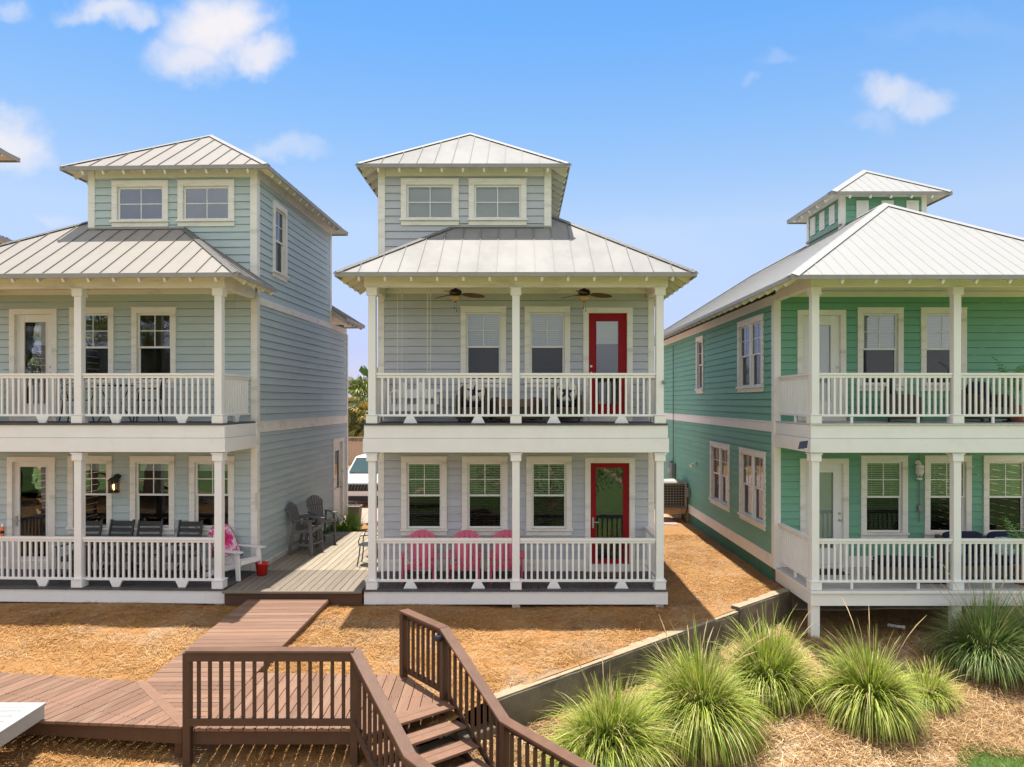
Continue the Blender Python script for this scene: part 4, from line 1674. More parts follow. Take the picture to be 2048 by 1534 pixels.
# ------------------------------------------------------------------ brown boardwalk, landing and stairs
def boardwalk():
    root = thing('boardwalk', 'brown timber boardwalk with railed landing and stairs going down', 'boardwalk', (-3.0, 9.7, -.45))
    O = Vector((-3.0, 9.7, -.45))
    ZL = -.45

    def L_(p, z=None):
        return Vector((p[0], p[1], p[2] if z is None else z)) - O
    # ramp from the side deck
    ra, rb, rc, rd = (-5.04, 13.47), (-3.54, 13.47), (-3.85, 10.3), (-5.31, 10.28)

    def zr(x, y):
        return -.157 - (.293) * (13.47 - (y + O.y)) / (13.47 - 10.29)
    b = MB()
    loc = lambda q: [(p[0] - O.x, p[1] - O.y) for p in q]
    boards(b, loc([rd, rc, rb, ra]), R(1), .142, .009, lambda x, y: zr(x, y) - O.z, .035)
    b.build('ramp', M['board_x'], root, bevel=.003)
    # cross boards between the mitre and the landing
    b, sc = MB(), MB()
    boards(b, loc([(-5.31, 10.28), (-4.02, 8.86), (-3.96, 8.86), (-3.86, 10.3)]), R(1), .142, .009, lambda x, y: ZL - O.z - .001, .035, sc)
    b.build('walkway', M['board_x'], root, extra=(sc, M['screw']))
    # walkway running left
    wa = R(8)
    b, sc = MB(), MB()
    boards(b, loc([(-5.42, 10.30), (-13.0, 11.45), (-13.0, 10.0), (-5.9, 9.01), (-4.15, 8.86)]), R(90 - 20), .142, .009, lambda x, y: ZL - O.z, .035, sc)
    b.build('walkway', M['board_y'], root, extra=(sc, M['screw']))
    b = MB()
    b.bar(L_((-5.355, 10.27, ZL - .012)), L_((-4.08, 8.87, ZL - .012)), .13, .034)
    b.build('border_board', M['brown_tread'], root, bevel=.003)
    # landing, boards running front to back
    b, sc = MB(), MB()
    boards(b, loc([(-3.86, 10.62), (-3.955, 8.80), (-2.02, 8.80), (-1.0, 9.62), (-1.62, 10.5), (-1.9, 10.56)]), R(91.5), .148, .010, lambda x, y: ZL - O.z, .035, sc)
    b.build('landing', M['board_y'], root, extra=(sc, M['screw']))
    # fascia and posts under it
    b = MB()
    b.bar(L_((-13.0, 9.97, ZL - .13)), L_((-4.12, 8.885, ZL - .13)), .035, .18)
    b.bar(L_((-4.0, 8.87, ZL - .13)), L_((-2.02, 8.87, ZL - .13)), .035, .18)
    b.bar(L_((-3.54, 13.45, -.157 - .11)), L_((-3.84, 10.6, -.42 - .11)), .035, .17)
    b.bar(L_((-5.04, 13.45, -.157 - .11)), L_((-5.31, 10.3, -.45 - .11)), .035, .17)
    b.bar(L_((-3.85, 10.63, ZL - .13)), L_((-1.8, 10.57, ZL - .13)), .035, .18)
    b.bar(L_((-13.0, 11.46, ZL - .13)), L_((-5.3, 10.31, ZL - .13)), .035, .18)
    b.build('fascia', M['brown'], root, bevel=.003)
    for x, y in ((-4.2, 8.98), (-6.6, 9.3), (-9.2, 9.6)):
        MB().box(x - O.x - .045, x - O.x + .045, y - O.y - .045, y - O.y + .045, -1.0, -.04).build('support', M['brown'], root, bevel=.003)
    # stairs
    dv = Vector((.62, -.785, 0)).normalized()
    wv = Vector((.785, .62, 0)).normalized()
    Lp, Rp = Vector((-2.0, 8.88, 0)), Vector((-1.0, 9.67, 0))
    mid = (Lp + Rp) / 2
    hwid = .62
    run, rise = .27, .154
    for k in range(5):
        z = ZL - rise * k
        b = MB()
        for a0, a1 in ((.004, .137), (.143, .285)):
            c0, c1 = mid + dv * (run * k + a0), mid + dv * (run * k + a1)
            pts = [c0 - wv * hwid, c0 + wv * hwid, c1 + wv * hwid, c1 - wv * hwid]
            b.prism([L_(p, z) for p in pts], (0, 0, -.036))
        b.build('tread', M['board_x'] if False else M['brown_tread'], root, bevel=.004)
    zl = ZL - rise * 5
    b = MB()
    c0, c1 = mid + dv * 1.36, mid + dv * 3.3
    pts = [c0 - wv * hwid, c0 + wv * hwid, c1 + wv * hwid, c1 - wv * hwid]
    ang = math.atan2(wv.y, wv.x)
    boards(b, [(p.x - O.x, p.y - O.y) for p in pts], ang, .142, .009, lambda x, y: zl - O.z, .035)
    b.build('landing', M['brown_tread'], root, bevel=.003)
    for s in (-.55, 0, .55):
        b = MB()
        p0, p1 = mid + wv * s + dv * .02, mid + wv * s + dv * 1.42
        b.bar(L_(p0, ZL - .20), L_(p1, zl - .18), .04, .2)
        b.build('stringer', M['brown'], root, bevel=.003)
    for k in range(5):
        z = ZL - rise * k
        for s in (-.55, 0, .55):
            pass
    # railings
    up = Vector((0, 0, 1))

    def rail(p, q, zp, zq, n, out):
        """p, q on the ground plan with floor heights zp, zq; out = side the boards are nailed on"""
        p, q = Vector((*p, 0)), Vector((*q, 0))
        d = (q - p).normalized()
        nn = Vector((-d.y, d.x, 0)) * out
        b = MB()
        cp = MB().bar(L_(p, zp + .945), L_(q, zq + .945), .15, .036)
        b.bar(L_(p + nn * .035, zp + .872), L_(q + nn * .035, zq + .872), .034, .10)
        b.bar(L_(p + nn * .035, zp + .085), L_(q + nn * .035, zq + .085), .034, .085)
        o = b.build('railing', M['brown'], root, bevel=.004)
        cp.build('cap_rail', M['brown_cap'], o, bevel=.005)
        for k in range(n):
            c = p.lerp(q, (k + 1) / (n + 1))
            z = zp + (zq - zp) * (k + 1) / (n + 1)
            inst(BROWN_BAL, o, L_(c, z + .115), (0, 0, math.atan2(d.y, d.x)))
        return o

    def post(p, z0, z1, ang=0):
        b = MB().box(-.046, .046, -.046, .046, z0, z1)
        o = b.build('post', M['brown'], root, bevel=.005)
        o.location = L_((*p, 0))
        o.rotation_euler = (0, 0, ang)
    sa = math.atan2(dv.y, dv.x)
    L0, L1 = (-4.03, 8.82), (-2.0, 8.82)
    P1, P2 = (-1.67, 10.49), (-1.0, 9.67)
    L2 = tuple((Vector(L1 + (0,)) + dv * 1.335)[:2])
    L3 = tuple((Vector(L1 + (0,)) + dv * 3.2)[:2])
    P3 = tuple((Vector(P2 + (0,)) + dv * 1.335)[:2])
    P4 = tuple((Vector(P2 + (0,)) + dv * 3.2)[:2])
    rail(L0, L1, ZL, ZL, 14, -1)
    rail(L1, L2, ZL, zl, 9, -1)
    rail(L2, L3, zl, zl, 12, -1)
    rail(P1, P2, ZL, ZL, 7, 1)
    rail(P2, P3, ZL, zl, 9, 1)
    rail(P3, P4, zl, zl, 12, 1)
    for p, a in ((L0, 0), (L1, 0), (P1, sa), (P2, sa)):
        post(p, -1.05, ZL + .925, a)
    for p in (L2, L3, P3, P4):
        post(p, -2.1, zl + .925, sa)
    return root


M['brown_cap'] = mat('brown_cap_rail', (0.135, 0.072, 0.047), 0.55, 0.14, 7, island=0.1, bump=0.25, dirt=((0.07, 0.035, 0.022), 0.5, 1.8, 0.52, 0.78))
M['screw'] = mat('rusty_screw_head', (0.05, 0.03, 0.022), 0.6, 0.1, 20)
M['brown_tread'] = mat('brown_stair_boards', BR, 0.6, 0.14, 9, island=0.12, bump=0.25, dirt=((0.10, 0.055, 0.04), 0.4, 2.0, 0.56, 0.8))
boardwalk()


def side_deck():
    root = thing('side_deck', 'pale weathered deck between the blue and grey cottages', 'deck', (-4.2, 16.5, 0))
    O = Vector((-4.2, 16.5, 0))
    loc = lambda q: [(p[0] - O.x, p[1] - O.y) for p in q]
    b = MB()
    boards(b, loc([(-5.50, 13.52), (-2.93, 13.52), (-2.93, 15.17), (-5.44, 15.17)]), R(90), .142, .009, lambda x, y: -.004, .03)
    b.build('front_boards', M['deck_taupe'], root, bevel=.003)
    b = MB()
    boards(b, loc([(-5.40, 15.18), (-2.93, 15.18), (-2.93, 19.62), (-5.24, 19.62)]), R(90), .142, .009, lambda x, y: -.004, .03)
    b.build('rear_boards', M['deck_pale'], root, bevel=.003)
    b = MB()
    b.box(-5.50 - O.x, -2.93 - O.x, 13.535 - O.y, 13.57 - O.y, -.285, -.036)
    b.build('fascia', M['brown'], root, bevel=.004)
    b = MB()
    b.box(-5.3 - O.x, -2.95 - O.x, 19.56 - O.y, 19.6 - O.y, -.3, -.036)
    b.build('joist', M['deck_taupe'], root)
    b = MB()
    b.box(-5.52 - O.x, -2.93 - O.x, 13.47 - O.y, 13.534 - O.y, -.05, -.006)
    b.build('edge_board', M['deck_taupe'], root, bevel=.004)


side_deck()


def white_platform():
    root = thing('platform', 'white painted plank platform at the bottom left corner', 'platform', (-7.0, 8.0, -.25))
    b = MB()
    boards(b, rect_poly(-2.4, .92, -3.0, .93), R(1), .142, .012, lambda x, y: 0, .03)
    b.build('planks', M['platform'], root, bevel=.003)
    b = MB()
    b.box(.925, 1.08, -3.0, 1.08, -.03, .003)
    b.box(-2.4, .924, .935, 1.08, -.03, .003)
    b.build('border_board', M['platform'], root, bevel=.004)
    b = MB()
    b.box(1.03, 1.065, -3.0, 1.07, -.19, -.031)
    b.box(-2.4, 1.029, 1.03, 1.065, -.19, -.031)
    b.build('fascia', M['platform'], root, bevel=.004)
    for y in (-2.2, -.6):
        MB().box(.8, .9, y - .05, y + .05, -1.2, -.192).build('leg', M['white'], root)


white_platform()


# ------------------------------------------------------------------ furniture
def adirondack(name, label, cat, material, loc, rz, group=None, seat_h=.36, tall=False, plastic=True):
    """slatted fan-back chair facing -y"""
    t = thing(name, label, cat, loc, rz, group)
    H = seat_h
    k = H - .36
    # back: fan of slats with a rounded top
    b = MB()
    n = 5 if plastic else 7

    def arc(a):
        return .99 - .15 * a * a
    for i in range(n):
        a0, a1 = -1 + 2 * i / n + .025, -1 + 2 * (i + 1) / n - .025
        zb, yb_ = .27 + k, .16
        pts = [(a0 * .20, yb_, zb), (a1 * .20, yb_, zb)]
        for a in (a1, (a0 + a1) / 2, a0):
            zz = arc(a)
            pts.append((a * .285, yb_ + (zz - .27) * .42, zz + k))
        b.prism(pts, (0, .017, -.007))
    b.bar((-.24, .215, .36 + k), (.24, .215, .36 + k), .03, .05)
    b.bar((-.27, .38, .72 + k), (.27, .38, .72 + k), .025, .05)
    t_back = b.build('backrest', material, t, bevel=.004)
    b = MB()
    for i in range(6):
        f = i / 5
        y, z = -.36 + f * .52, .375 - f * .115 + k
        b.box(-.27, .27, y - .04, y + .04, z - .012, z + .008)
    b.box(-.28, .28, -.415, -.395, .30 + k, .385 + k)
    b.build('seat', material, t, bevel=.004)
    for s in (-1, 1):
        b = MB()
        pts = [(s * .24, -.44, .55 + k), (s * .37, -.46, .55 + k), (s * .385, -.2, .55 + k), (s * .34, .2, .55 + k), (s * .27, .30, .55 + k), (s * .255, 0, .55 + k)]
        b.prism(pts, (0, 0, .022))
        b.build('arm', material, t, bevel=.004)
        b = MB()
        b.bar((s * .30, -.36 - .02 * (k > .1), 0), (s * .295, -.32, .55 + k), .035, .10, (0, 1, 0))
        b.build('leg', material, t, bevel=.004)
        b = MB()
        if k > .1:
            b.bar((s * .30, .34, 0), (s * .27, .14, .55 + k), .035, .09, (0, 1, 0))
        else:
            b.bar((s * .265, -.38, .33), (s * .265, .52, .03), .03, .10)
        b.build('leg', material, t, bevel=.004)
        if k > .1:
            b = MB()
            b.bar((s * .29, -.36, .26), (s * .285, .28, .26), .025, .06)
            b.bar((s * .285, -.40, H - .06), (s * .27, .2, H - .10), .025, .08)
            b.build('side_rail', material, t, bevel=.003)
    if k > .1:
        b = MB()
        b.bar((-.31, -.40, .30), (.31, -.40, .30), .09, .03)
        b.build('footrest', material, t, bevel=.003)
        b = MB()
        b.bar((-.29, .30, .26), (.29, .30, .26), .03, .06)
        b.build('stretcher', material, t, bevel=.003)
    return t


PG = 'pink chairs on the middle porch'
c0 = adirondack('adirondack_chair', 'pink slatted porch chair under the leftmost lower window of the grey cottage', 'chair', M['pink'], (-1.97, 14.42, 0), R(2), PG)
c0.scale = (1, 1, .9)
dup(c0, (-1.07, 14.42, 0), R(-1), 'pink slatted porch chair between the other two pink chairs')
dup(c0, (-.25, 14.42, 0), R(1), 'pink slatted porch chair half behind the middle porch post')


def rocker(label, loc, rz):
    t = thing('rocking_chair', label, 'chair', loc, rz, 'charcoal rocking chairs on the blue porch')
    m = M['char']
    lean = lambda z: .20 + (z - .4) * .28
    b = MB()
    for z in (.50, .62, .74, .86, .98):
        h = .075 if z < .9 else .1
        b.bar((-.21, lean(z), z), (.21, lean(z), z), .022, h)
    for s in (-1, 1):
        b.bar((s * .235, lean(.36), .36), (s * .235, lean(1.06), 1.06), .035, .05)
    b.build('backrest', m, t, bevel=.004)
    b = MB()
    for i in range(6):
        y = -.26 + i * .085
        b.box(-.25, .25, y - .036, y + .036, .40 - i * .008, .425 - i * .008)
    b.box(-.26, .26, -.32, -.30, .33, .42)
    b.build('seat', m, t, bevel=.004)
    for s in (-1, 1):
        b = MB()
        b.bar((s * .285, -.36, .625), (s * .26, .26, .605), .09, .025)
        b.build('arm', m, t, bevel=.004)
        b = MB()
        b.bar((s * .27, -.28, .06), (s * .275, -.28, .61), .04, .05)
        b.build('leg', m, t, bevel=.004)
        b = MB()
        b.bar((s * .27, .25, .06), (s * .25, .17, .45), .04, .05)
        b.build('leg', m, t, bevel=.004)
        b = MB()
        pts = [Vector((s * .27, -.45 + .1 * i, .022 + .10 * ((-.45 + .1 * i + .0) / .5) ** 2)) for i in range(11)]
        for p, q in zip(pts, pts[1:]):
            b.bar(p, q, .04, .04)
        b.build('rocker', m, t)
    return t


r0 = rocker('dark grey slatted porch rocker partly hidden by the blue porch middle post', (-8.93, 14.75, .0), R(2))
dup(r0, (-8.28, 14.75, 0), R(-2), 'dark grey slatted porch rocker below the black wall lantern')
dup(r0, (-7.66, 14.72, 0), R(1), 'dark grey slatted porch rocker in front of the second full window')
dup(r0, (-6.83, 14.68, 0), R(-3), 'dark grey slatted porch rocker nearest the tie-dye towel')

wc = adirondack('adirondack_chair', 'white slatted porch chair with a tie-dye towel over its back', 'chair', M['white_clean'], (-5.72, 14.62, 0), R(68))


def towel():
    b = MB()
    n, k = 14, 9
    vs, fs = [], []
    prof = []
    for i in range(n + 1):
        s = i / n
        if s < .6:                                        # front of the back rest, going up
            q = s / .6
            prof.append((.15 + .285 * q, .42 + .58 * q))
        elif s < .68:
            prof.append((.47, 1.01))
        else:
            q = (s - .68) / .32
            prof.append((.49 - .04 * q, 1.0 - .6 * q))
    for i, (y, z) in enumerate(prof):
        for j in range(k + 1):
            x = -.30 + .6 * j / k
            edge = abs(j / k - .5) * 2
            w = .012 * math.sin(j * 1.9 + i * .4)
            vs.append((x * (1 + .05 * math.sin(i * .7)), y - .035 + w - .03 * edge, z - .09 * edge ** 3 - .0 * w + .01))
    for i in range(n):
        for j in range(k):
            a = i * (k + 1) + j
            fs.append((a, a + 1, a + k + 2, a + k + 1))
    b.add(vs, fs)
    o = b.build('towel', M['tie_dye'], smooth=True, loc=(-5.72, 14.62, 0), rot=(0, 0, R(68)))
    md = o.modifiers.new('thick', 'SOLIDIFY')
    md.thickness = .008
    tag(o, 'red, pink and blue tie-dye towel draped over the white porch chair', 'towel')


towel()

tc1 = adirondack('tall_chair', 'weathered grey bar-height chair nearer the viewer against the blue side wall', 'chair', M['char_tall'], (-4.98, 16.85, -.004), R(78),
                 'bar-height chairs on the side deck', seat_h=.68, plastic=False)
tc1.scale = (.80, .80, .90)
dup(tc1, (-4.92, 17.95, -.004), R(42), 'weathered grey bar-height chair farther back with its fan back showing')


def tray():
    t = thing('tray_table', 'small grey tray joining the two bar-height chairs', 'table', (-4.98, 17.42, .78), R(60))
    b = MB()
    boards(b, rect_poly(-.22, .22, -.26, .26), R(0), .075, .005, lambda x, y: .0, .022)
    b.build('tray_top', M['char_tall'], t, bevel=.003)
    b = MB()
    b.bar((-.2, -.2, -.04), (.2, -.2, -.04), .025, .05)
    b.bar((-.2, .2, -.04), (.2, .2, -.04), .025, .05)
    b.build('frame', M['char_tall'], t)
    b = MB()
    for s in (-1, 1):
        b.bar((s * .18, 0, -.06), (s * .18, 0, -.78), .035, .05)
    b.build('leg', M['char_tall'], t)


tray()


def iron_chair(label, loc, rz, group='iron bistro chairs'):
    t = thing('bistro_chair', label, 'chair', loc, rz, group)
    m = M['black']
    b = MB()
    b.tube([(-.21, .22, .44), (-.23, .26, .7), (-.16, .30, .92), (0, .31, .97), (.16, .30, .92), (.23, .26, .7), (.21, .22, .44)], .013)
    for k in range(6):
        z = .5 + k * .07
        for j in range(5):
            x = -.15 + j * .075
            y = .23 + (z - .44) * .15
            b.tube([(x - .03, y, z), (x, y, z + .035), (x + .03, y, z), (x, y, z - .035), (x - .03, y, z)], .006, 4)
    b.build('backrest', m, t)
    b = MB()
    b.lathe([(0, .425), (.22, .425), (.235, .44), (.22, .452), (0, .455)], n=16)
    b.build('seat', m, t)
    for x, y in ((-.2, -.2), (.2, -.2), (-.2, .2), (.2, .2)):
        b = MB()
        b.tube([(x * .9, y * .9, .44), (x * 1.0, y * 1.0, .22), (x * 1.18, y * 1.18, .006)], .013)
        b.build('leg', m, t)
    for s in (-1, 1):
        b = MB()
        b.tube([(s * .22, .25, .66), (s * .25, .05, .68), (s * .26, -.16, .66), (s * .24, -.2, .55), (s * .2, -.2, .44)], .012)
        b.build('arm', m, t)
    return t


ic = iron_chair('black iron bistro chair left of the round table on the upper blue porch', (-8.88, 14.55, 3.109), R(50))
dup(ic, (-7.42, 14.5, 3.109), R(-55), 'black iron bistro chair right of the round table on the upper blue porch')


def round_table(label, loc, h=.74, r=.36):
    t = thing('bistro_table', label, 'table', loc)
    MB().lathe([(0, h - .025), (r - .01, h - .025), (r, h - .012), (r - .01, h), (0, h)], n=24).build('tabletop', M['black'], t)
    for k in range(4):
        a = R(45 + 90 * k)
        c, s = math.cos(a), math.sin(a)
        b = MB()
        b.tube([(c * r * .75, s * r * .75, h - .03), (c * .12, s * .12, h * .5), (c * r * .85, s * r * .85, .006)], .013)
        b.build('leg', M['black'], t)
    return t


round_table('black round iron table between two chairs on the upper blue porch', (-8.08, 14.5, 3.109))
dup(ic, (-3.22, 15.7, -.004), R(-90), 'black iron bistro chair on the side deck beside the grey cottage')
round_table('small black iron table on the side deck beside the grey cottage', (-3.25, 16.6, -.004), .74, .26)


def swing():
    t = thing('porch_swing', 'white hanging bench swing on four ropes on the upper grey porch', 'swing', (-2.08, 14.42, 3.109))
    m = M['white_clean']
    b = MB()
    for i in range(5):
        y = -.26 + i * .11
        b.box(-.47, .47, y - .047, y + .047, .335, .355)
    b.box(-.47, .47, -.325, -.305, .22, .355)
    b.box(-.47, .47, .22, .24, .24, .355)
    b.build('seat', m, t, bevel=.003)
    b = MB()
    b.box(-.5, .5, .25, .272, .48, .66)
    b.box(-.36, -.2, .28, .30, .26, .80)
    b.box(.02, .18, .28, .30, .26, .80)
    b.build('backrest', m, t, bevel=.003)
    for s in (-1, 1):
        b = MB()
        x = s * .44
        b.box(x - .05, x + .05, -.30, .28, .58, .605)
        b.box(x - .025, x + .025, -.27, -.22, .355, .58)
        b.box(x - .025, x + .025, .19, .24, .355, .58)
        b.build('arm', m, t, bevel=.003)
    for s in (-1, 1):
        for y in (-.28, .26):
            b = MB()
            x = s * .29
            b.tube([(x, y, .30), (x, y, 1.2), (x + .003, y, 2.60)], .0065, 6)
            b.lathe([(0, 2.52), (.014, 2.53), (.016, 2.56), (.014, 2.60), (0, 2.61)], (x, y, 0), 8)
            b.tube([(x, y, 2.60), (x, y, 2.765)], .008, 6)
            b.build('rope', M['rope'], t)
    return t


swing()


def ceiling_fan(label, loc, bronze=True, rz=0.0, drop=.2):
    t = thing('ceiling_fan', label, 'fan', loc, rz, 'porch ceiling fans')
    mm, bl, bowl = (M['bronze'], M['blade_wood'], M['amber']) if bronze else (M['frame'], M['frame'], M['frost'])
    b = MB()
    b.lathe([(0, 0), (.075, 0), (.07, -.04), (.03, -.06), (.03, -drop + .06), (.10, -drop + .04), (.125, -drop), (.12, -drop - .05), (.06, -drop - .08), (0, -drop - .08)], n=18)
    b.build('motor', mm, t, smooth=True)
    for k in range(3):
        a = R(120 * k + 10)
        ca, sa = math.cos(a), math.sin(a)
        vs, fs = [], []
        n = 12
        for i in range(n + 1):
            f = i / n
            r = .14 + .46 * f
            w = .10 * math.sin(math.pi * min(1, f * .93 + .07)) ** .6 + .004
            for s in (-1, 1):
                x, y, z = r, s * w, -drop - .045 - s * w * .22 - .03 * f
                vs.append((x * ca - y * sa, x * sa + y * ca, z))
        for i in range(n):
            fs.append((2 * i, 2 * i + 1, 2 * i + 3, 2 * i + 2))
        b = MB().add(vs, fs)
        b.bar((.09 * ca, .09 * sa, -drop - .05), (.22 * ca, .22 * sa, -drop - .052), .03, .012)
        o = b.build('blade', bl, t)
        md = o.modifiers.new('thick', 'SOLIDIFY')
        md.thickness = .01
    b = MB()
    b.lathe([(.02, -drop - .08), (.10, -drop - .085), (.115, -drop - .11), (.09, -drop - .15), (.04, -drop - .175), (0, -drop - .18)], n=18)
    b.build('lamp_bowl', bowl, t, smooth=True)
    b = MB()
    if bronze:
        b.lathe([(0, -drop - .18), (.014, -drop - .185), (.01, -drop - .205), (0, -drop - .21)], n=8)
        b.tube([(.02, -.05, -drop - .12), (.02, -.05, -drop - .36)], .002, 4)
        b.lathe([(0, 0), (.008, -.005), (.008, -.035), (0, -.04)], (.02, -.05, -drop - .36), 6)
        b.tube([(-.02, -.04, -drop - .12), (-.02, -.04, -drop - .30)], .002, 4)
        b.lathe([(0, 0), (.008, -.005), (.008, -.035), (0, -.04)], (-.02, -.04, -drop - .30), 6)
        b.build('pull_chain', M['bronze'], t)
    else:
        for j in range(6):
            a = j * math.pi / 3
            b.tube([(.118 * math.cos(a), .118 * math.sin(a), -drop - .09), (.105 * math.cos(a), .105 * math.sin(a), -drop - .15), (.03 * math.cos(a), .03 * math.sin(a), -drop - .19)], .006, 4)
        b.build('lamp_cage', M['frame'], t)
    return t


ceiling_fan('bronze ceiling fan with amber bowl near the swing ropes', (-1.25, 14.3, 5.872), True, R(8), .19)
ceiling_fan('bronze ceiling fan with amber bowl nearer the red door', (1.285, 14.3, 5.872), True, R(6), .19)
ceiling_fan('white ceiling fan with caged lamp near the green house lower door', (px(1727, 14.4), 14.4, 2.798), False, R(14), .07)
ceiling_fan('white ceiling fan with caged lamp at the right edge of the lower green porch', (px(2003, 14.4), 14.4, 2.798), False, R(40), .07)


def cushion(name, material, parent, sx, sy, sz, loc, rot=(0, 0, 0), p=3.2):
    """rounded pad made from a squashed sphere"""
    b = MB()
    n, k = 20, 12
    vs, fs = [], []

    def sp(c, e):
        return math.copysign(abs(c) ** e, c)
    for i in range(k + 1):
        th = -math.pi / 2 + math.pi * i / k
        for j in range(n):
            ph = 2 * math.pi * j / n
            e = 2 / p
            vs.append((sx / 2 * sp(math.cos(th), .7) * sp(math.cos(ph), e), sy / 2 * sp(math.cos(th), .7) * sp(math.sin(ph), e), sz / 2 * sp(math.sin(th), .8)))
    for i in range(k):
        for j in range(n):
            q = (j + 1) % n
            fs.append((i * n + j, i * n + q, (i + 1) * n + q, (i + 1) * n + j))
    b.add(vs, fs)
    return b.build(name, material, parent, smooth=True, loc=loc, rot=rot)


def wicker_chair(label, loc, rz, w=.66, back_cushion=True, group=None, name='wicker_chair', back_h=.80):
    t = thing(name, label, 'chair', loc, rz, group)
    m = M['wicker']
    b = MB()
    b.box(-w / 2 + .10, w / 2 - .10, -.30, .28, .08, .30)
    b.build('base', m, t, bevel=.012)
    b = MB()
    pts = []
    for i in range(9):
        a = math.pi * i / 8
        pts.append((-(w / 2 - .02) * math.cos(a), .27, .48 + (back_h - .48) * math.sin(a) ** .6))
    pts = [(-(w / 2 - .02), .27, .1)] + pts + [((w / 2 - .02), .27, .1)]
    b.prism(pts, (0, .07, 0))
    b.build('backrest', m, t, bevel=.012)
    for s in (-1, 1):
        b = MB()
        x0, x1 = sorted((s * (w / 2 - .10), s * w / 2))
        b.prism([(x0, -.33, .06), (x0, .265, .06), (x0, .265, .56), (x0, -.12, .56), (x0, -.27, .53), (x0, -.33, .45)], (x1 - x0, 0, 0))
        b.build('arm', m, t, bevel=.02)
    for s in (-1, 1):
        for y in (-.28, .26):
            MB().box(s * (w / 2 - .06) - .02, s * (w / 2 - .06) + .02, y - .02, y + .02, 0, .079).build('leg', M['car_black'], t)
    cushion('seat_cushion', M['navy'], t, w - .22, .56, .12, (0, -.03, .36))
    if back_cushion:
        cushion('back_cushion', M['navy'], t, w - .22, .42, .13, (0, .2, .62), (R(80), 0, 0))
    return t


WG = 'wicker chairs on the upper grey porch'
wk = wicker_chair('brown wicker chair with navy seat nearer the swing on the grey cottage', (-.93, 14.63, 3.109), R(3), back_cushion=False, group=WG)
dup(wk, (.935, 14.63, 3.109), R(-4), 'brown wicker chair with navy seat nearer the red upper door')


def star_pillow(label, loc, rz):
    t = thing('pillow', label, 'pillow', loc, rz, 'starfish pillows')
    cushion('cover', M['cream'], t, .42, .40, .14, (0, 0, .2), (R(74), 0, 0), 3.6)
    b = MB()
    pts = []
    for i in range(10):
        a = math.pi / 2 + i * math.pi / 5
        r = .195 if i % 2 == 0 else .062
        pts.append((r * math.cos(a), 0, r * math.sin(a)))
    b.prism(pts, (0, .012, 0))
    b.build('starfish', M['navy'], t, bevel=.003, loc=(0, -.075, .205), rot=(R(-16), R(6), 0))
    return t


s0 = star_pillow('cream pillow with navy starfish on the wicker chair nearer the swing', (-.90, 14.70, 3.109 + .40), R(4))
dup(s0, (.97, 14.70, 3.109 + .40), R(-6), 'cream pillow with navy starfish on the wicker chair nearer the upper red door')


def wicker_table():
    t = thing('wicker_table', 'low brown wicker table between the two starfish pillow chairs', 'table', (-.06, 14.62, 3.109))
    b = MB()
    for s in (-1, 1):
        b.lathe([(.02, .04), (.13, .04), (.13, .42), (.10, .48), (.02, .50)], (s * .40, 0, 0), 16)
    b.build('side_drum', M['wicker'], t)
    MB().box(-.40, .40, -.2, .22, .06, .30).build('base', M['wicker'], t, bevel=.01)
    MB().box(-.36, .36, -.22, .22, .30, .46).build('tabletop', M['table_wood'], t, bevel=.006)


wicker_table()
# upper green porch
GC = 'wicker armchairs on the upper green porch'
gw = wicker_chair('brown wicker armchair turned sideways with navy cushions on the upper green porch', (px(1808, 14.6), 14.62, 3.109), R(62), .74, group=GC, back_h=.72)
dup(gw, (px(1976, 14.6), 14.66, 3.109), R(6), 'brown wicker armchair facing forward beside the potted palm')
# lower green porch


def ottoman():
    t = thing('ottoman', 'square wicker ottoman with navy cushion on the lower green porch', 'ottoman', (px(1812, 14.4), 14.35, 0), R(-8))
    MB().box(-.60, .60, -.36, .36, .06, .30).build('base', M['wicker'], t, bevel=.012)
    for x in (-.55, .55):
        for y in (-.31, .31):
            MB().box(x - .025, x + .025, y - .025, y + .025, 0, .059).build('leg', M['car_black'], t)
    cushion('seat_cushion', M['navy'], t, 1.18, .70, .14, (0, 0, .36), p=6)


ottoman()


def sofa():
    t = thing('wicker_sofa', 'brown wicker sofa with navy cushions on the lower green porch', 'sofa', (px(1985, 14.6), 14.62, 0), 0)
    MB().box(-.95, .95, -.36, .34, .06, .28).build('base', M['wicker'], t, bevel=.012)
    MB().box(-.95, .95, .28, .38, .281, .74).build('backrest', M['wicker'], t, bevel=.015)
    for s in (-1, 1):
        b = MB()
        x = s * .95
        b.prism([(x - .06, -.38, .05), (x - .06, .27, .05), (x - .06, .27, .80), (x - .06, .05, .74), (x - .06, -.38, .45)], (.12, 0, 0))
        b.build('arm', M['wicker'], t, bevel=.015)
    for x in (-.46, .46):
        cushion('seat_cushion', M['navy'], t, .9, .64, .14, (x, -.04, .35), p=6)
        cushion('back_cushion', M['navy'], t, .84, .46, .15, (x, .2, .64), (R(78), 0, 0), 5)


sofa()
p0 = thing('pillow', 'aqua patterned pillow at the left end of the wicker sofa', 'pillow', (px(1908, 14.5), 14.48, .42), R(20), 'aqua pillows on the sofa')
cushion('cover', M['teal'], p0, .40, .38, .13, (0, 0, .2), (R(70), 0, 0), 3.6)
dup(p0, (px(2016, 14.4), 14.52, .42), R(-14), 'aqua patterned pillow nearer the right edge of the wicker sofa')


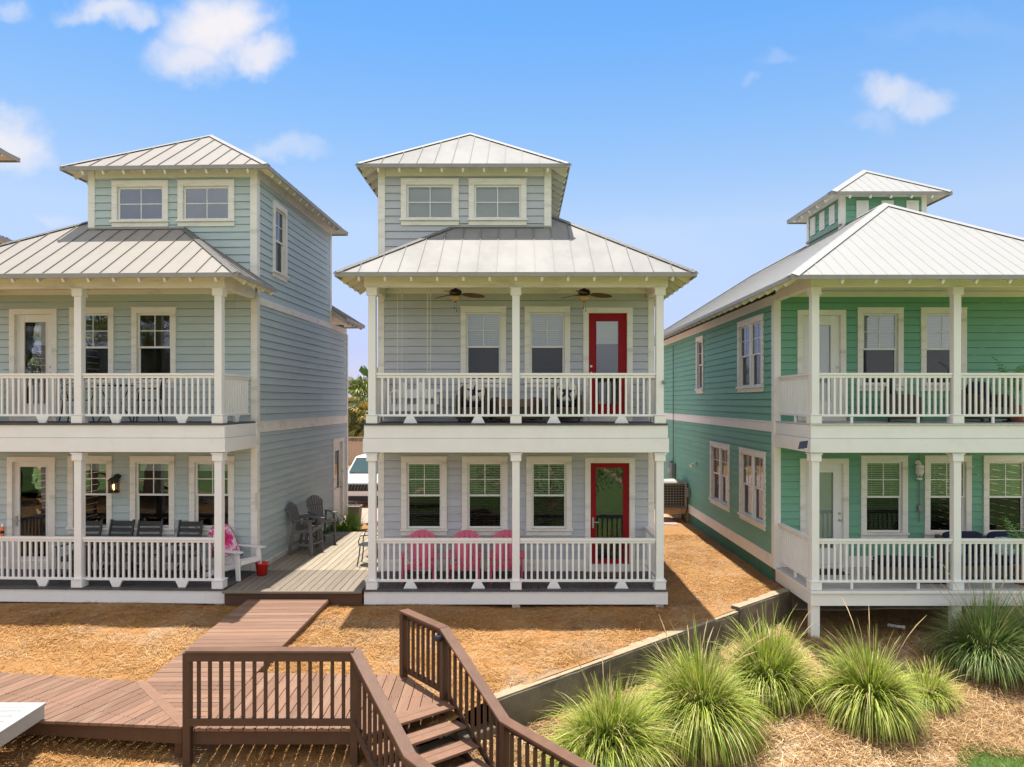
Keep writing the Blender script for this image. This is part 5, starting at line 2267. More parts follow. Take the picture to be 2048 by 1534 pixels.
# ------------------------------------------------------------------ small porch things
def lantern():
    x, y, z = px(236, 15.17), 15.17, pz(955, 15.17)
    t = thing('wall_lantern', 'black wall lantern with lit bulb beside the blue porch windows', 'lamp', (x, y, z), R(-2))
    b = MB()
    b.cyl((0, 0, .02), (0, -.03, .02), .062, n=16)
    b.tube([(0, -.03, .03), (0, -.10, .06), (0, -.15, .02)], .014)
    b.build('bracket', M['black'], t)
    b = MB()
    b.lathe([(0, .03), (.05, .02), (.115, -.04), (.115, -.055), (.0, -.055)], (0, -.15, 0), 16)
    b.lathe([(0, -.30), (.10, -.30), (.115, -.285), (.115, -.275), (0, -.275)], (0, -.15, 0), 16)
    for k in range(4):
        a = R(45 + 90 * k)
        b.bar((.10 * math.cos(a), -.15 + .10 * math.sin(a), -.055), (.10 * math.cos(a), -.15 + .10 * math.sin(a), -.275), .012, .012)
    b.build('cage', M['black'], t)
    MB().lathe([(.092, -.06), (.092, -.27)], (0, -.15, 0), 16).build('shade', M['smoke_glass'], t, smooth=True)
    MB().lathe([(0, -.12), (.018, -.13), (.028, -.17), (.018, -.21), (.012, -.24), (0, -.25)], (0, -.15, 0), 10).build('bulb', M['bulb'], t, smooth=True)


lantern()


def nautical_lamp():
    y = 15.37
    x = px(1834, y)
    t = thing('wall_lamp', 'white caged bulkhead lamp with conduit on the lower green porch wall', 'lamp', (x, y, pz(930, y)))
    m = M['frame']
    b = MB()
    b.cyl((0, 0, .05), (0, -.05, .05), .05, n=14)
    b.lathe([(0, .02), (.05, .015), (.085, -.02), (.09, -.035), (.05, -.05)], (0, -.11, 0), 14)
    b.cyl((0, -.05, .05), (0, -.11, .03), .03)
    b.build('bracket', m, t)
    MB().lathe([(.06, -.04), (.062, -.16), (.045, -.2), (0, -.21)], (0, -.11, 0), 14).build('globe', M['frost'], t, smooth=True)
    b = MB()
    for k in range(6):
        a = k * math.pi / 3
        b.tube([(.075 * math.cos(a), -.11 + .075 * math.sin(a), -.03), (.078 * math.cos(a), -.11 + .078 * math.sin(a), -.15), (.03 * math.cos(a), -.11 + .03 * math.sin(a), -.23)], .006, 4)
    b.lathe([(.075, -.1), (.082, -.105), (.075, -.11)], (0, -.11, 0), 14)
    b.lathe([(.0, -.26), (.05, -.265), (.055, -.30), (0, -.305)], (.0, -.09, 0), 12)
    b.build('cage', m, t)
    b = MB()
    b.tube([(.04, -.03, .48), (.04, -.03, .1)], .014)
    b.tube([(.045, -.03, -.2), (.045, -.03, -1.2)], .014)
    b.build('conduit', M['grey_box'], t)
    b = MB()
    b.box(.005, .085, -.065, -.005, -.98, -.84)
    b.box(.09, .11, -.05, -.02, -.93, -.89)
    b.build('switch_box', M['grey_box'], t, bevel=.004)


nautical_lamp()


def bucket():
    t = thing('bucket', 'small red plastic beach bucket on the porch edge', 'bucket', (-5.22, 14.72, 0))
    b = MB()
    b.lathe([(0, .0), (.095, .0), (.125, .23), (.135, .235), (.135, .25), (.118, .25), (.09, .02), (0, .02)], n=20)
    b.build('shell', M['red_plastic'], t, smooth=True)
    b = MB()
    b.tube([(.13 * math.cos(a), .13 * math.sin(a) * .2 - .1 * math.sin(a), .235 - .03 * math.sin(a)) for a in [math.pi * i / 10 for i in range(11)]], .005, 5)
    b.build('handle', M['frame'], t)


bucket()


def bottle():
    x = px(3, 13.85)
    t = thing('bottle', 'small orange bottle standing on the porch rail at the left edge', 'bottle', (x, 13.87, .948))
    MB().lathe([(0, 0), (.033, 0), (.035, .02), (.035, .15), (.02, .18), (0, .18)], n=14).build('body', M['orange'], t, smooth=True)
    MB().lathe([(0, .18), (.022, .18), (.022, .225), (0, .23)], n=14).build('cap', M['frame'], t)
    MB().lathe([(.0355, .045), (.0357, .05), (.0357, .10), (.0355, .105)], n=14).build('label_band', M['navy'], t)


bottle()


def sensor():
    x, y = px(1326, 13.6), 13.58
    t = thing('camera_sensor', 'small dark security camera on the right post of the grey cottage', 'camera', (x, y, pz(764, y)))
    MB().cyl((0, .0, 0), (0, -.02, 0), .03, n=12).build('mount', M['black'], t)
    MB().cyl((-.01, -.02, .0), (.0, -.10, -.02), .03, .034, 12).build('body', M['grey_box'], t, bevel=.004)


sensor()


def solar_lamp():
    t = thing('solar_light', 'small solar panel on a stalk at the green house porch beam', 'lamp', (px(1608, 13.45), 13.46, pz(893, 13.45)), R(-30))
    MB().tube([(0, 0, -.06), (0, -.05, -.02), (0, -.08, .03)], .008).build('stalk', M['grey_box'], t)
    MB().prism([(-.09, -.09, -.05), (.07, -.11, -.02), (.09, -.10, .12), (-.06, -.08, .09)], (.0, .015, .0)).build('panel', M['solar'], t)


solar_lamp()


def post_light():
    t = thing('stair_light', 'little black solar light fixed to the top stair post', 'lamp', (-1.06, 9.60, .35), R(-52))
    MB().box(-.05, .05, -.05, .03, .0, .055).build('housing', M['black'], t, bevel=.008)
    MB().prism([(-.045, -.048, .058), (.045, -.048, .058), (.045, .02, .064), (-.045, .02, .064)], (0, 0, .006)).build('panel', M['solar'], t)


post_light()


def plaque():
    t = thing('thermometer', 'slim oval pale thermometer on the blue cottage corner board', 'thermometer', (px(514, 15.13), 15.06, pz(1001, 15.1)), R(88))
    MB().lathe([(0, 0), (.04, 0), (.042, .008), (.03, .012), (0, .012)], n=18).build('dial', M['soffit'], t, loc=(0, -.01, 0), rot=(R(90), 0, 0)).scale = (1, 1, 1)
    MB().box(-.03, .03, -.02, .004, -.17, .17).build('plate', M['soffit'], t, bevel=.012)


plaque()


def door_mat(label, loc, w, d, material):
    t = thing('door_mat', label, 'mat', loc)
    MB().box(-w / 2, w / 2, -d / 2, d / 2, .001, .018).build('pile', material, t, bevel=.004)
    b = MB()
    b.box(-w / 2 - .012, w / 2 + .012, -d / 2 - .012, -d / 2 - .0005, .001, .014)
    b.box(-w / 2 - .012, w / 2 + .012, d / 2 + .0005, d / 2 + .012, .001, .014)
    b.build('border', M['rubber'], t)


door_mat('brown coir mat before the lower red door', (1.885, 14.62, 0), .68, .32, M['mat_grey'])
door_mat('black patterned mat before the lower white door of the green house', (px(1650, 15.0), 14.95, 0), .72, .45, M['mat_black'])


# ------------------------------------------------------------------ utilities by the green house
def ac_unit():
    t = thing('air_conditioner', 'outdoor air conditioner unit on a timber stand beside the green wall', 'air conditioner', (4.98, 23.6, -.35))
    z0, z1, h = .50, 1.22, .37
    b = MB()
    for s in (-1, 1):
        for q in (-1, 1):
            b.box(s * h - .03, s * h + .03, q * h - .03, q * h + .03, z0, z1)
    b.box(-h - .03, h + .03, -h - .03, h + .03, z0 - .03, z0)
    b.box(-h - .04, h + .04, -h - .04, h + .04, z1, z1 + .06)
    b.prism([(-h, -h, z1 + .0605), (h, -h, z1 + .0605), (h, h, z1 + .0605), (-h, h, z1 + .0605)], (0, 0, .03))
    b.lathe([(.02, z1 + .14), (.3, z1 + .10), (.32, z1 + .0905)], n=16)
    b.build('casing', M['ac_metal'], t, bevel=.01)
    MB().box(-h + .01, h - .01, -h + .01, h - .01, z0 + .001, z1 - .001).build('coil', M['ac_dark'], t)
    b = MB()
    for k in range(9):
        z = z0 + .04 + k * .08
        b.box(-h + .03, h - .03, -h - .012, -h - .004, z, z + .012)
        b.box(-h - .012, -h - .004, -h + .03, h - .03, z, z + .012)
    for k in range(8):
        x = -h + .06 + k * .09
        b.box(x, x + .01, -h - .003, -h + .004, z0 + .02, z1)
        b.box(-h - .003, -h + .004, x, x + .01, z0 + .02, z1)
    b.build('guard', M['ac_metal'], t)
    b = MB()
    boards(b, rect_poly(-.5, .5, -.5, .5), 0, .142, .006, lambda x, y: .465, .038)
    b.box(-.5, .5, -.5, -.462, .29, .426)
    b.box(-.5, .5, .462, .5, .29, .426)
    b.build('stand', M['ac_stand'], t, bevel=.003)
    for x in (-.42, .42):
        for y in (-.42, .42):
            MB().box(x - .045, x + .045, y - .045, y + .045, -.15, .289).build('leg', M['ac_stand'], t, bevel=.003)


ac_unit()


def utilities():
    x = 5.41
    t = thing('electric_meter', 'grey electric meter boxes on the green wall above the air conditioner', 'electric meter', (x, 25.4, 1.05))
    b = MB()
    b.box(-.14, -.002, -.35, -.02, -.35, .33)
    b.build('meter_box', M['grey_box'], t, bevel=.01)
    MB().box(-.11, -.002, .02, .28, -.2, .38).build('breaker_box', M['grey_box'], t, bevel=.01)
    MB().cyl((-.14, -.19, .08), (-.22, -.19, .08), .09, n=16).build('meter', M['lamp_glass'], t)
    b = MB()
    b.tube([(-.05, -.2, .33), (-.05, -.2, 4.4)], .012)
    b.tube([(-.05, -.2, -.35), (-.05, -.2, -1.4)], .03)
    b.build('cable', M['black'], t)
    t = thing('disconnect_box', 'small dark electrical box with a hose down the green wall', 'electric box', (x, 23.0, .62))
    MB().box(-.09, -.002, -.10, .10, -.13, .16).build('case', M['grey_box'], t, bevel=.008)
    MB().tube([(-.05, 0, -.13), (-.06, .02, -.5), (-.10, .15, -.72), (-.14, .35, -.78)], .018).build('hose', M['black'], t)
    t = thing('flood_light', 'small white floodlight on the green side wall', 'lamp', (x, 22.2, pz(927, 22.2)))
    MB().cyl((0, 0, 0), (-.05, 0, 0), .05, n=12).build('mount', M['frame'], t)
    MB().cyl((-.05, 0, 0), (-.17, -.06, -.07), .03, .055, 12).build('head', M['frame'], t)
    t = thing('pipe', 'short white plastic pipe lying under the green porch', 'pipe', (px(1790, 14.2), 14.2, float(h_low(np.array(px(1790, 14.2)), np.array(14.2))) + .05), R(-35))
    MB().cyl((-.13, 0, 0), (.13, 0, 0), .035, n=12).build('tube', M['pvc'], t)
    MB().cyl((.13, 0, 0), (.18, 0, 0), .045, n=12).build('collar', M['pvc'], t)
    t = thing('brown_fence', 'short dark brown board fence beside the green house', 'fence', (4.35, 26.6, -.4))
    for k in range(9):
        MB().box(-.7 + k * .16, -.55 + k * .16, -.012, .012, 0, 1.85).build('board', M['fence_brown'], t, bevel=.004)
    MB().box(-.7, .75, .013, .06, .3, .4).build('rail', M['fence_brown'], t)
    MB().box(-.7, .75, .013, .06, 1.4, 1.5).build('rail', M['fence_brown'], t)


utilities()


# ------------------------------------------------------------------ plants
def grass_clump(label, u, v, Hh, spread, n, mat_, seed_n, sd, Y=None):
    """fountain of arching blades; u, v = photograph pixel of its foot"""
    r_ = np.random.default_rng(sd)
    if Y is None:
        x0, y0, z0 = ground_hit(u, v, h_low)
    else:
        x0, y0 = px(u, Y), Y
        z0 = float(h_low(np.array(x0), np.array(y0)))
    t = thing('grass_clump', label, 'ornamental grass', (x0, y0, z0 - .02), 0, 'ornamental grasses along the wall')
    seg = 7
    k_ = 5
    sa_ = r_.uniform(0, 2 * np.pi, k_) + np.arange(k_) * 2 * np.pi / k_
    sr_ = r_.uniform(.05, .2, k_) * spread
    st_ = r_.integers(0, k_, n)                    # the tuft each blade belongs to
    hs_ = r_.uniform(.78, 1.12, k_)[st_]
    cx_, cy_ = (sr_ * np.cos(sa_))[st_], (sr_ * np.sin(sa_))[st_]
    a = r_.uniform(0, 2 * np.pi, n)
    br = .10 * np.sqrt(r_.uniform(0, 1, n)) * spread
    lean = r_.uniform(0, 2 * np.pi)
    q_ = r_.uniform(0, 1, n)                       # 0 upright heart .. 1 outer skirt
    L = (.98 + .2 * q_ + r_.normal(0, .2, n)).clip(.3, 1.6) * Hh * hs_
    L = np.where(r_.uniform(0, 1, n) < .25, L * .6, L)
    L = L * (1 + .13 * np.cos(a - lean))
    phi = (1.54 - .48 * q_ + r_.normal(0, .13, n)).clip(.3, 1.56)
    bend = (.3 + 2.45 * q_ + r_.normal(0, .4, n)).clip(.05, 3.0)
    w = r_.uniform(.004, .0105, n)
    tw = r_.normal(0, .35, n)
    px_, py_, pz_ = cx_ + br * np.cos(a), cy_ + br * np.sin(a), np.zeros(n)
    out_ = np.arctan2(py_ + .25 * np.sin(a), px_ + .25 * np.cos(a))
    a = out_ + r_.normal(0, .5, n)
    V = np.empty((n, seg + 1, 2, 3))
    for k in range(seg + 1):
        f = k / seg
        ww = w * (1 - f ** 2.2) * (.6 + .4 * min(1, f * 4)) + .0008
        sx, sy = -np.sin(a + tw) * ww, np.cos(a + tw) * ww
        for s in (0, 1):
            q = 1 if s else -1
            V[:, k, s, 0] = px_ + q * sx
            V[:, k, s, 1] = py_ + q * sy
            V[:, k, s, 2] = pz_
        ph = phi - bend * ((k + .5) / seg) ** 1.4
        st = L / seg
        px_ = px_ + np.cos(ph) * np.cos(a) * st * .92 * spread
        py_ = py_ + np.cos(ph) * np.sin(a) * st * .92 * spread
        pz_ = np.maximum(pz_ + np.sin(ph) * st, .03)
    base = np.arange(n)[:, None] * (seg + 1) * 2 + np.arange(seg)[None, :] * 2
    Fc = np.stack([base, base + 1, base + 3, base + 2], -1).reshape(-1, 4)
    me = bpy.data.meshes.new('foliage')
    V = V.reshape(-1, 3)
    me.vertices.add(len(V))
    me.vertices.foreach_set('co', V.reshape(-1).astype(np.float32))
    me.loops.add(Fc.size)
    me.loops.foreach_set('vertex_index', Fc.reshape(-1).astype(np.int32))
    me.polygons.add(len(Fc))
    me.polygons.foreach_set('loop_start', np.arange(0, Fc.size, 4, dtype=np.int32))
    me.update(calc_edges=True)
    me.materials.append(mat_)
    o = bpy.data.objects.new('foliage', me)
    COL.objects.link(o)
    o.parent = t
    if seed_n:
        b = MB()
        for k in range(seed_n):
            aa = r_.uniform(0, 2 * math.pi)
            le = r_.uniform(1.15, 1.75) * Hh
            ph = r_.uniform(1.05, 1.45)
            bd = r_.uniform(.3, 1.0)
            p = Vector((.08 * math.cos(aa), .08 * math.sin(aa), .1))
            path, rad = [], []
            for i in range(9):
                f = i / 8
                path.append(p.copy())
                rad.append(.0024 if f < .7 else (.0024 + .006 * math.sin((f - .7) / .3 * math.pi)))
                e = ph - bd * f * f
                p = p + Vector((math.cos(e) * math.cos(aa), math.cos(e) * math.sin(aa), math.sin(e))) * (le / 8)
            b.tube(path, rad, 4)
        b.build('seed_stalk', M['seed'], t)
    return t


GL = M['blade']
GD = M['blade_dark']
grass_clump('pale green fountain grass clump just right of the stair rail', 1212, 1528, .98, 1.0, 5200, GL, 5, 11)
grass_clump('small low grass tuft in front at the bottom beside the stair rail', 1160, 1575, .55, .9, 1800, GL, 0, 12)
grass_clump('largest pale green fountain grass clump with tall seed stalks by the wall', 1385, 1470, 1.08, .96, 6200, GL, 16, 13)
grass_clump('pale green fountain grass clump left of the white corner footing', 1545, 1398, .92, .85, 5200, GL, 6, 14)
grass_clump('green fountain grass clump just right of the white corner footing', 1742, 1436, .98, .92, 5400, GL, 7, 15)
grass_clump('small yellow green tuft behind the clump right of the footing', 1858, 1405, .5, 1.0, 1500, GL, 3, 16)
grass_clump('dark green fountain grass clump below the green porch', 1962, 1340, 1.08, .98, 5400, GD, 9, 17)
grass_clump('dark green fountain grass clump cut by the right edge', 2085, 1330, 1.0, .9, 3600, GD, 3, 18)


def fan_palm(label, loc, h, crown_r, n, mat_, sd, name='palm_tree'):
    rd = random.Random(sd)
    t = thing(name, label, 'palm tree', loc)
    b = MB()
    b.tube([(0, 0, -.2), (.05, 0, h * .4), (.0, .05, h * .75), (.04, 0, h)], [.2, .17, .16, .19], 10)
    for k in range(40):
        a, z = rd.uniform(0, 6.28), h * rd.uniform(.45, 1.0)
        b.bar((.15 * math.cos(a), .15 * math.sin(a), z), (.28 * math.cos(a), .28 * math.sin(a), z + .16), .06, .02)
    b.build('trunk', M['bark'], t)
    b = MB()
    for k in range(n):
        a = rd.uniform(0, 6.28)
        el = rd.uniform(-.9, 1.35)
        sl = crown_r * rd.uniform(.4, .6)
        d = Vector((math.cos(a) * math.cos(el), math.sin(a) * math.cos(el), math.sin(el)))
        p0 = Vector((0, 0, h))
        p1 = p0 + d * sl
        b.bar(p0, p1, .02, .015)
        side = d.cross(Vector((0, 0, 1))).normalized()
        upv = side.cross(d)
        for j in range(17):
            g = (j - 8) / 8 * 1.25
            dd = (d * math.cos(g) + side * math.sin(g)).normalized()
            l = crown_r * rd.uniform(.42, .6)
            q1 = p1 + dd * l * .6 + upv * .02
            q2 = p1 + dd * l + Vector((0, 0, -l * rd.uniform(.15, .5)))
            wv = dd.cross(upv).normalized() * .032
            b.add([p1, q1 - wv, q2, q1 + wv], [(0, 1, 2, 3)])
    b.build('crown', mat_, t, fix=False)
    return t


fan_palm('tall green fan palm seen between the blue and grey cottages', (px(723, 47), 47, -.4), 4.0, 1.9, 60, M['leaf'], 3)
fan_palm('yellowing fan palm behind the tan fence', (px(738, 45), 45.5, -.4), 2.7, 1.7, 60, M['leaf_yellow'], 4)
fan_palm('shaggy low fan palm half hidden by the blue cottage rear corner', (px(699, 48), 49, -.4), 2.9, 1.6, 50, M['leaf_yellow'], 5)


def shrub(label, loc, r, h, n, sd, mat_=None, name='shrub'):
    rr = np.random.default_rng(sd)
    t = thing(name, label, 'shrub', loc)
    b = MB()
    for k in range(n):
        d = rr.normal(0, 1, 3)
        d /= np.linalg.norm(d)
        q = rr.uniform(.3, 1) ** .5
        p = Vector((d[0] * r * q, d[1] * r * q, h * .5 + d[2] * h * .5 * q))
        a = Vector(rr.normal(0, 1, 3)).normalized()
        c = a.orthogonal().normalized()
        s = .1
        b.add([p - a * s, p + c * s * .4, p + a * s, p - c * s * .4], [(0, 1, 2, 3)])
    b.build('leaves', mat_ or M['leaf_green'], t, fix=False)
    b = MB()
    for k in range(5):
        a = k * 1.26
        b.tube([(0, 0, -.1), (.15 * r * math.cos(a), .15 * r * math.sin(a), h * .3), (.5 * r * math.cos(a), .5 * r * math.sin(a), h * .7)], .03, 5)
    b.build('stem', M['bark'], t)
    return t


shrub('bright green leafy shrub behind the tan fence', (px(724, 46), 46, -.35), 1.5, 2.6, 1400, 21, M['leaf'])


def strappy(label, loc, n, L0, sd, flowers=0):
    rr = random.Random(sd)
    t = thing('daylily', label, 'plant', loc, 0, 'strappy green plants at the end of the side deck')
    b = MB()
    for k in range(n):
        a = rr.uniform(0, 6.28)
        L = L0 * rr.uniform(.6, 1.1)
        ph = rr.uniform(.8, 1.45)
        bd = rr.uniform(.6, 1.6)
        p = Vector((rr.uniform(-.16, .16), rr.uniform(-.16, .16), 0))
        w = .012
        pts = []
        for i in range(6):
            f = i / 5
            e = ph - bd * f * f
            sd_ = Vector((-math.sin(a), math.cos(a), 0)) * w * (1 - f * .9)
            pts.append((p - sd_, p + sd_))
            p = p + Vector((math.cos(e) * math.cos(a), math.cos(e) * math.sin(a), math.sin(e))) * (L / 5)
        vs = [v for pr in pts for v in pr]
        b.add(vs, [(2 * i, 2 * i + 1, 2 * i + 3, 2 * i + 2) for i in range(5)])
    b.build('leaves', M['leaf_green'], t, fix=False)
    for k in range(flowers):
        a = rr.uniform(0, 6.28)
        x, y, z = .12 * math.cos(a), .12 * math.sin(a), L0 * .95 + rr.uniform(-.05, .08)
        b = MB()
        b.tube([(x * .3, y * .3, 0), (x, y, z)], .005, 5)
        b.build('stalk', M['leaf_green'], t)
        b = MB()
        for j in range(6):
            g = j * math.pi / 3
            b.add([(x, y, z), (x + .035 * math.cos(g - .4), y + .035 * math.sin(g - .4), z + .04), (x + .06 * math.cos(g), y + .06 * math.sin(g), z + .05), (x + .035 * math.cos(g + .4), y + .035 * math.sin(g + .4), z + .04)], [(0, 1, 2, 3)])
        b.build('flower', M['flower'], t)
    return t


strappy('strappy green plant nearest the blue wall at the end of the deck', (px(667, 20.0), 20.0, -.33), 190, .75, 31)
strappy('strappy green plant second from the blue wall', (px(685, 20.3), 20.3, -.33), 190, .85, 32)
strappy('strappy green plant with two pale pink flowers by the woven planter', (px(704, 20.8), 20.8, -.33), 200, .9, 33, 2)


def planter():
    t = thing('planter', 'tall square woven grey planter before the parked white car', 'planter', (px(708, 22.3), 22.3, -.33))
    b = MB()
    vs = [(-.17, -.17, 0), (.17, -.17, 0), (.17, .17, 0), (-.17, .17, 0), (-.21, -.21, .62), (.21, -.21, .62), (.21, .21, .62), (-.21, .21, .62)]
    b.add(vs, [(0, 3, 2, 1), (4, 5, 6, 7), (0, 1, 5, 4), (1, 2, 6, 5), (2, 3, 7, 6), (3, 0, 4, 7)])
    b.build('pot', M['pot_grey'], t, bevel=.01)
    b = MB()
    for s in (-1, 1):
        b.box(-.22, .22, s * .205 - .018, s * .205 + .018, .60, .65)
        b.box(s * .205 - .018, s * .205 + .018, -.186, .186, .601, .651)
    b.build('rim', M['pot_grey'], t, bevel=.004)


planter()


def potted_palm(label, loc, h, sd, pot_h=.34):
    rr = random.Random(sd)
    t = thing('potted_palm', label, 'potted plant', loc)
    MB().lathe([(0, 0), (.13, 0), (.19, pot_h - .05), (.21, pot_h - .05), (.21, pot_h), (.18, pot_h), (.17, pot_h - .04), (0, pot_h - .04)], n=18).build('pot', M['terracotta'], t, smooth=False)
    MB().lathe([(0, .001), (.2, .001), (.23, .03), (.2, .03), (0, .012)], n=18).build('saucer', M['terracotta'], t)
    b = MB()
    for k in range(16):
        a = rr.uniform(0, 6.28)
        L = h * rr.uniform(.7, 1.1)
        ph, bd = rr.uniform(1.0, 1.5), rr.uniform(.4, 1.3)
        p = Vector((rr.uniform(-.06, .06), rr.uniform(-.06, .06), pot_h - .04))
        for i in range(14):
            f = i / 13
            e = ph - bd * f * f
            d = Vector((math.cos(e) * math.cos(a), math.cos(e) * math.sin(a), math.sin(e)))
            q = p + d * (L / 14)
            b.bar(p, q, .008, .006)
            if f > .3:
                sd_ = Vector((-math.sin(a), math.cos(a), 0))
                for s in (-1, 1):
                    ll = .2 * (1.2 - f)
                    tip = q + sd_ * s * ll + d * ll * .6 + Vector((0, 0, -.03))
                    m = (q + tip) / 2
                    b.add([q, m + d * .011, tip, m - d * .011], [(0, 1, 2, 3)])
            p = q
    b.build('fronds', M['leaf_green'], t, fix=False)
    return t


potted_palm('potted palm in terracotta pot on the upper green porch', (px(2030, 14.7), 14.7, 3.109), 1.1, 41)
potted_palm('leafy potted palm at the right edge of the lower green porch', (px(2052, 14.0), 14.0, 0), 1.35, 42)


# ------------------------------------------------------------------ vehicles, fence
def car(name, label, cat, loc, rz, pickup=False):
    t = thing(name, label, cat, loc, rz)
    Wd = .96
    top = 1.08 if not pickup else 1.15
    b = MB()
    # lower body as a loft of stations along its length (front at -y)
    st = [(-2.42, .74, .42, .74), (-2.36, .86, .36, .95), (-2.2, .93, .32, top - .05), (-1.2, Wd, .30, top + .04), (.4, Wd, .30, top + .08), (2.0, Wd, .30, top + .08), (2.35, .93, .34, top + .04), (2.42, .86, .42, top - .05)]
    vs, fs = [], []
    for y, w, z0, z1 in st:
        vs += [(-w * .9, y, z0), (w * .9, y, z0), (w, y, z0 + .12), (w, y, z1 - .16), (w * .93, y, z1 - .03), (w * .7, y, z1), (-w * .7, y, z1), (-w * .93, y, z1 - .03), (-w, y, z1 - .16), (-w, y, z0 + .12)]
    for k in range(len(st) - 1):
        for i in range(10):
            j = (i + 1) % 10
            fs.append((k * 10 + i, k * 10 + j, (k + 1) * 10 + j, (k + 1) * 10 + i))
    fs += [tuple(range(9, -1, -1)), tuple(range((len(st) - 1) * 10, len(st) * 10))]
    b.add(vs, fs)
    b.build('body', M['car'], t, bevel=.02)
    y1 = 2.2 if not pickup else .75
    zt = 1.76 if not pickup else 1.9
    zb = top + .03
    # cabin shell with the glass set into it
    fr = [(-.82, zb), (.82, zb)]
    b = MB()
    vs = [(-.86, -1.1, zb), (.86, -1.1, zb), (.86, y1, zb), (-.86, y1, zb), (-.66, -.32, zt - .03), (.66, -.32, zt - .03), (.66, y1 - .25, zt - .04), (-.66, y1 - .25, zt - .04),
          (-.5, -.1, zt), (.5, -.1, zt), (.5, y1 - .4, zt), (-.5, y1 - .4, zt)]
    b.add(vs, [(0, 3, 2, 1), (0, 1, 5, 4), (1, 2, 6, 5), (2, 3, 7, 6), (3, 0, 4, 7), (4, 5, 9, 8), (5, 6, 10, 9), (6, 7, 11, 10), (7, 4, 8, 11), (8, 9, 10, 11)])
    b.build('roof', M['car'], t, bevel=.03)
    b = MB()
    b.prism([(-.76, -1.075, zb + .06), (.76, -1.075, zb + .06), (.615, -.40, zt - .09), (-.615, -.40, zt - .09)], (0, -.02, .02))
    b.build('windshield', M['car_glass'], t)
    for s in (-1, 1):
        b = MB()
        b.prism([(s * .845, -.72, zb + .06), (s * .845, y1 - .25, zb + .06), (s * .69, y1 - .42, zt - .10), (s * .69, -.22, zt - .10)], (s * .02, 0, .005))
        b.build('side_window', M['car_glass'], t)
        b = MB()
        b.box(min(s * .90, s * 1.13), max(s * .90, s * 1.13), -.95, -.80, zb + .0, zb + .17)
        b.build('mirror', M['car'], t, bevel=.03)
        b = MB()
        b.box(min(s * .58, s * .88), max(s * .58, s * .88), -2.42, -2.28, .80, .93)
        b.build('headlight', M['lamp_glass'], t, bevel=.03)
    b = MB()
    b.box(-.62, .62, -2.455, -2.35, .64, .90)
    b.build('grille', M['car_black'], t, bevel=.02)
    b = MB()
    for k in range(11):
        x = -.55 + k * .11
        b.bar((x - .03, -2.462, .67), (x + .03, -2.462, .87), .018, .012, (0, 1, 0))
    b.build('grille_bars', M['chrome'], t)
    b = MB()
    b.box(-.85, .85, -2.47, -2.3, .30, .46)
    b.build('bumper', M['car_black'], t, bevel=.03)
    for x in (-.84, .84):
        for y in (-1.5, 1.5):
            w = MB().cyl((x - .11, y, .36), (x + .11, y, .36), .36, n=24).build('wheel', M['rubber'], t, bevel=.02)
            s = 1 if x > 0 else -1
            MB().cyl((x + s * .105, y, .36), (x + s * .118, y, .36), .23, n=20).build('rim', M['chrome'], w)
    return t


car('parked_car', 'white sport utility car parked facing the deck between the cottages', 'car', (px(741, 27.6), 28.4, -.33), 0)
car('pickup_truck', 'white pickup truck parked sideways beyond the tan fence', 'truck', (px(722, 50), 50.5, -.33 + .25), R(90), True)


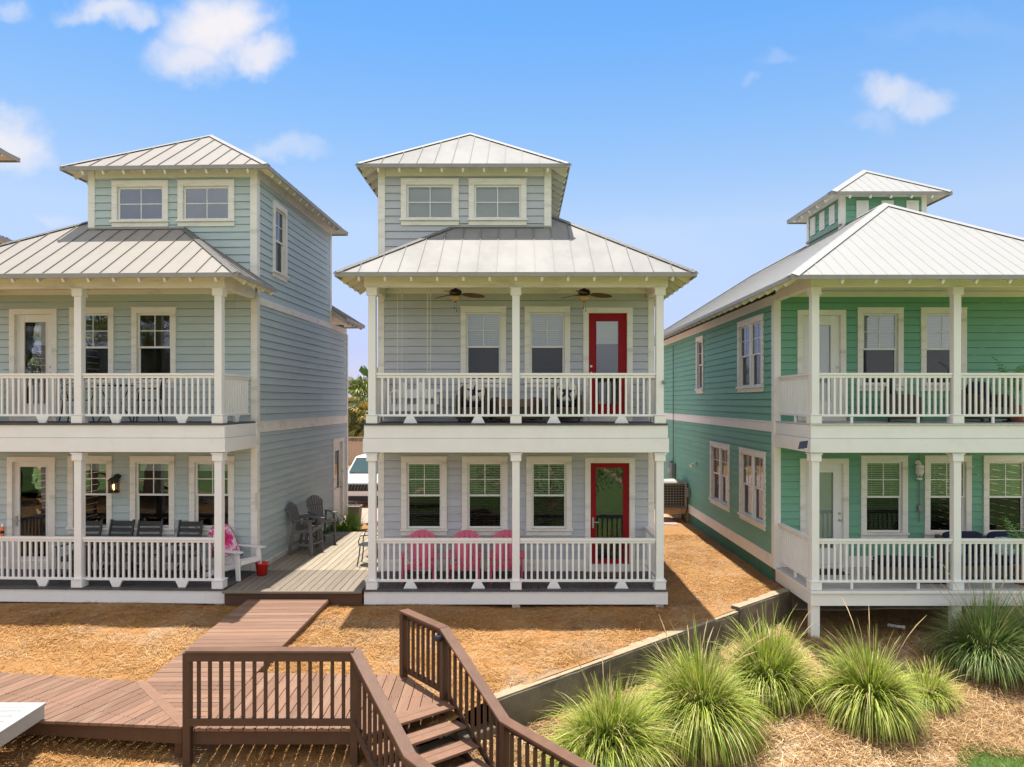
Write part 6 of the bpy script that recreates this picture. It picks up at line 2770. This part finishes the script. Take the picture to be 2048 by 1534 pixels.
def tan_fence():
    t = thing('vinyl_fence', 'tan vinyl privacy fence with lattice top behind the parked car', 'fence', (-12, 43.5, -.4))
    for k in range(9):
        x = -8 + k * 2.4
        b = MB()
        b.box(x - .065, x + .065, -.065, .065, 0, 1.86)
        b.box(x - .08, x + .08, -.08, .08, 1.861, 1.90)
        b.build('post', M['fence'], t)
        if k == 8:
            break
        b = MB()
        for j in range(15):
            b.box(x + .07 + j * .15, x + .212 + j * .15, -.02, .02, .1, 1.44)
        b.build('panel', M['fence'], t, bevel=.006)
        b = MB()
        b.box(x + .07, x + 2.33, -.035, .035, 1.441, 1.52)
        b.box(x + .07, x + 2.33, -.035, .035, 1.74, 1.80)
        b.box(x + .07, x + 2.33, -.035, .035, .02, .099)
        b.build('rail', M['fence'], t)
        b = MB()
        for j in range(19):
            xx = x + .07 + j * .12
            b.bar((xx, -.008, 1.525), (min(xx + .21, x + 2.33), -.008, 1.735), .01, .03, (0, 1, 0))
            b.bar((min(xx + .21, x + 2.33), .008, 1.525), (xx, .008, 1.735), .01, .03, (0, 1, 0))
        b.build('lattice', M['fence'], t)


tan_fence()

# ------------------------------------------------------------------ things across the lawn that the windows mirror
fan_palm('leftmost green fan palm standing far out on the lawn', (-24.5, -2.0, -2.3), 8.4, 2.6, 44, M['leaf'], 61)
fan_palm('middle one of the three green fan palms far out on the lawn', (-21.2, -2.6, -2.3), 8.0, 2.6, 44, M['leaf'], 62)
fan_palm('rightmost of the three green fan palms far out on the lawn', (-17.9, -1.6, -2.3), 8.6, 2.6, 44, M['leaf'], 65)
shrub('broad dark shrub out on the lawn', (1.5, -9, -2.2), 4.0, 4.4, 2600, 63, M['leaf'])
shrub('broad dark shrub out on the lawn to the right', (9.5, -10, -2.2), 4.6, 4.0, 2600, 64, M['leaf'])


def far_woods():
    """belt of far trees beyond the car park that reads as one mass"""
    n = 9000
    x = rng.uniform(-150, 170, n)
    y = rng.uniform(105, 125, n)
    top = 5.5 + 1.8 * np.sin(x * .21) + 1.3 * np.sin(x * .57 + 2) + .8 * np.sin(x * 1.3)
    z = -.4 + top * rng.uniform(0, 1, n) ** .7
    V = np.empty((n, 4, 3))
    d = rng.normal(0, 1, (n, 3))
    d /= np.linalg.norm(d, axis=1)[:, None]
    e = np.cross(d, rng.normal(0, 1, (n, 3)))
    e /= np.linalg.norm(e, axis=1)[:, None]
    c = np.stack([x, y, z], -1)
    s = rng.uniform(.5, 1.1, n)[:, None]
    V[:, 0], V[:, 1], V[:, 2], V[:, 3] = c - d * s, c + e * s * .6, c + d * s, c - e * s * .6
    me = bpy.data.meshes.new('woods')
    me.from_pydata(V.reshape(-1, 3).tolist(), [], np.arange(n * 4).reshape(-1, 4).tolist())
    me.materials.append(M['leaf'])
    o = bpy.data.objects.new('woods', me)
    COL.objects.link(o)
    tag(o, 'far belt of green trees beyond the car park', 'woods', kind='stuff')


far_woods()
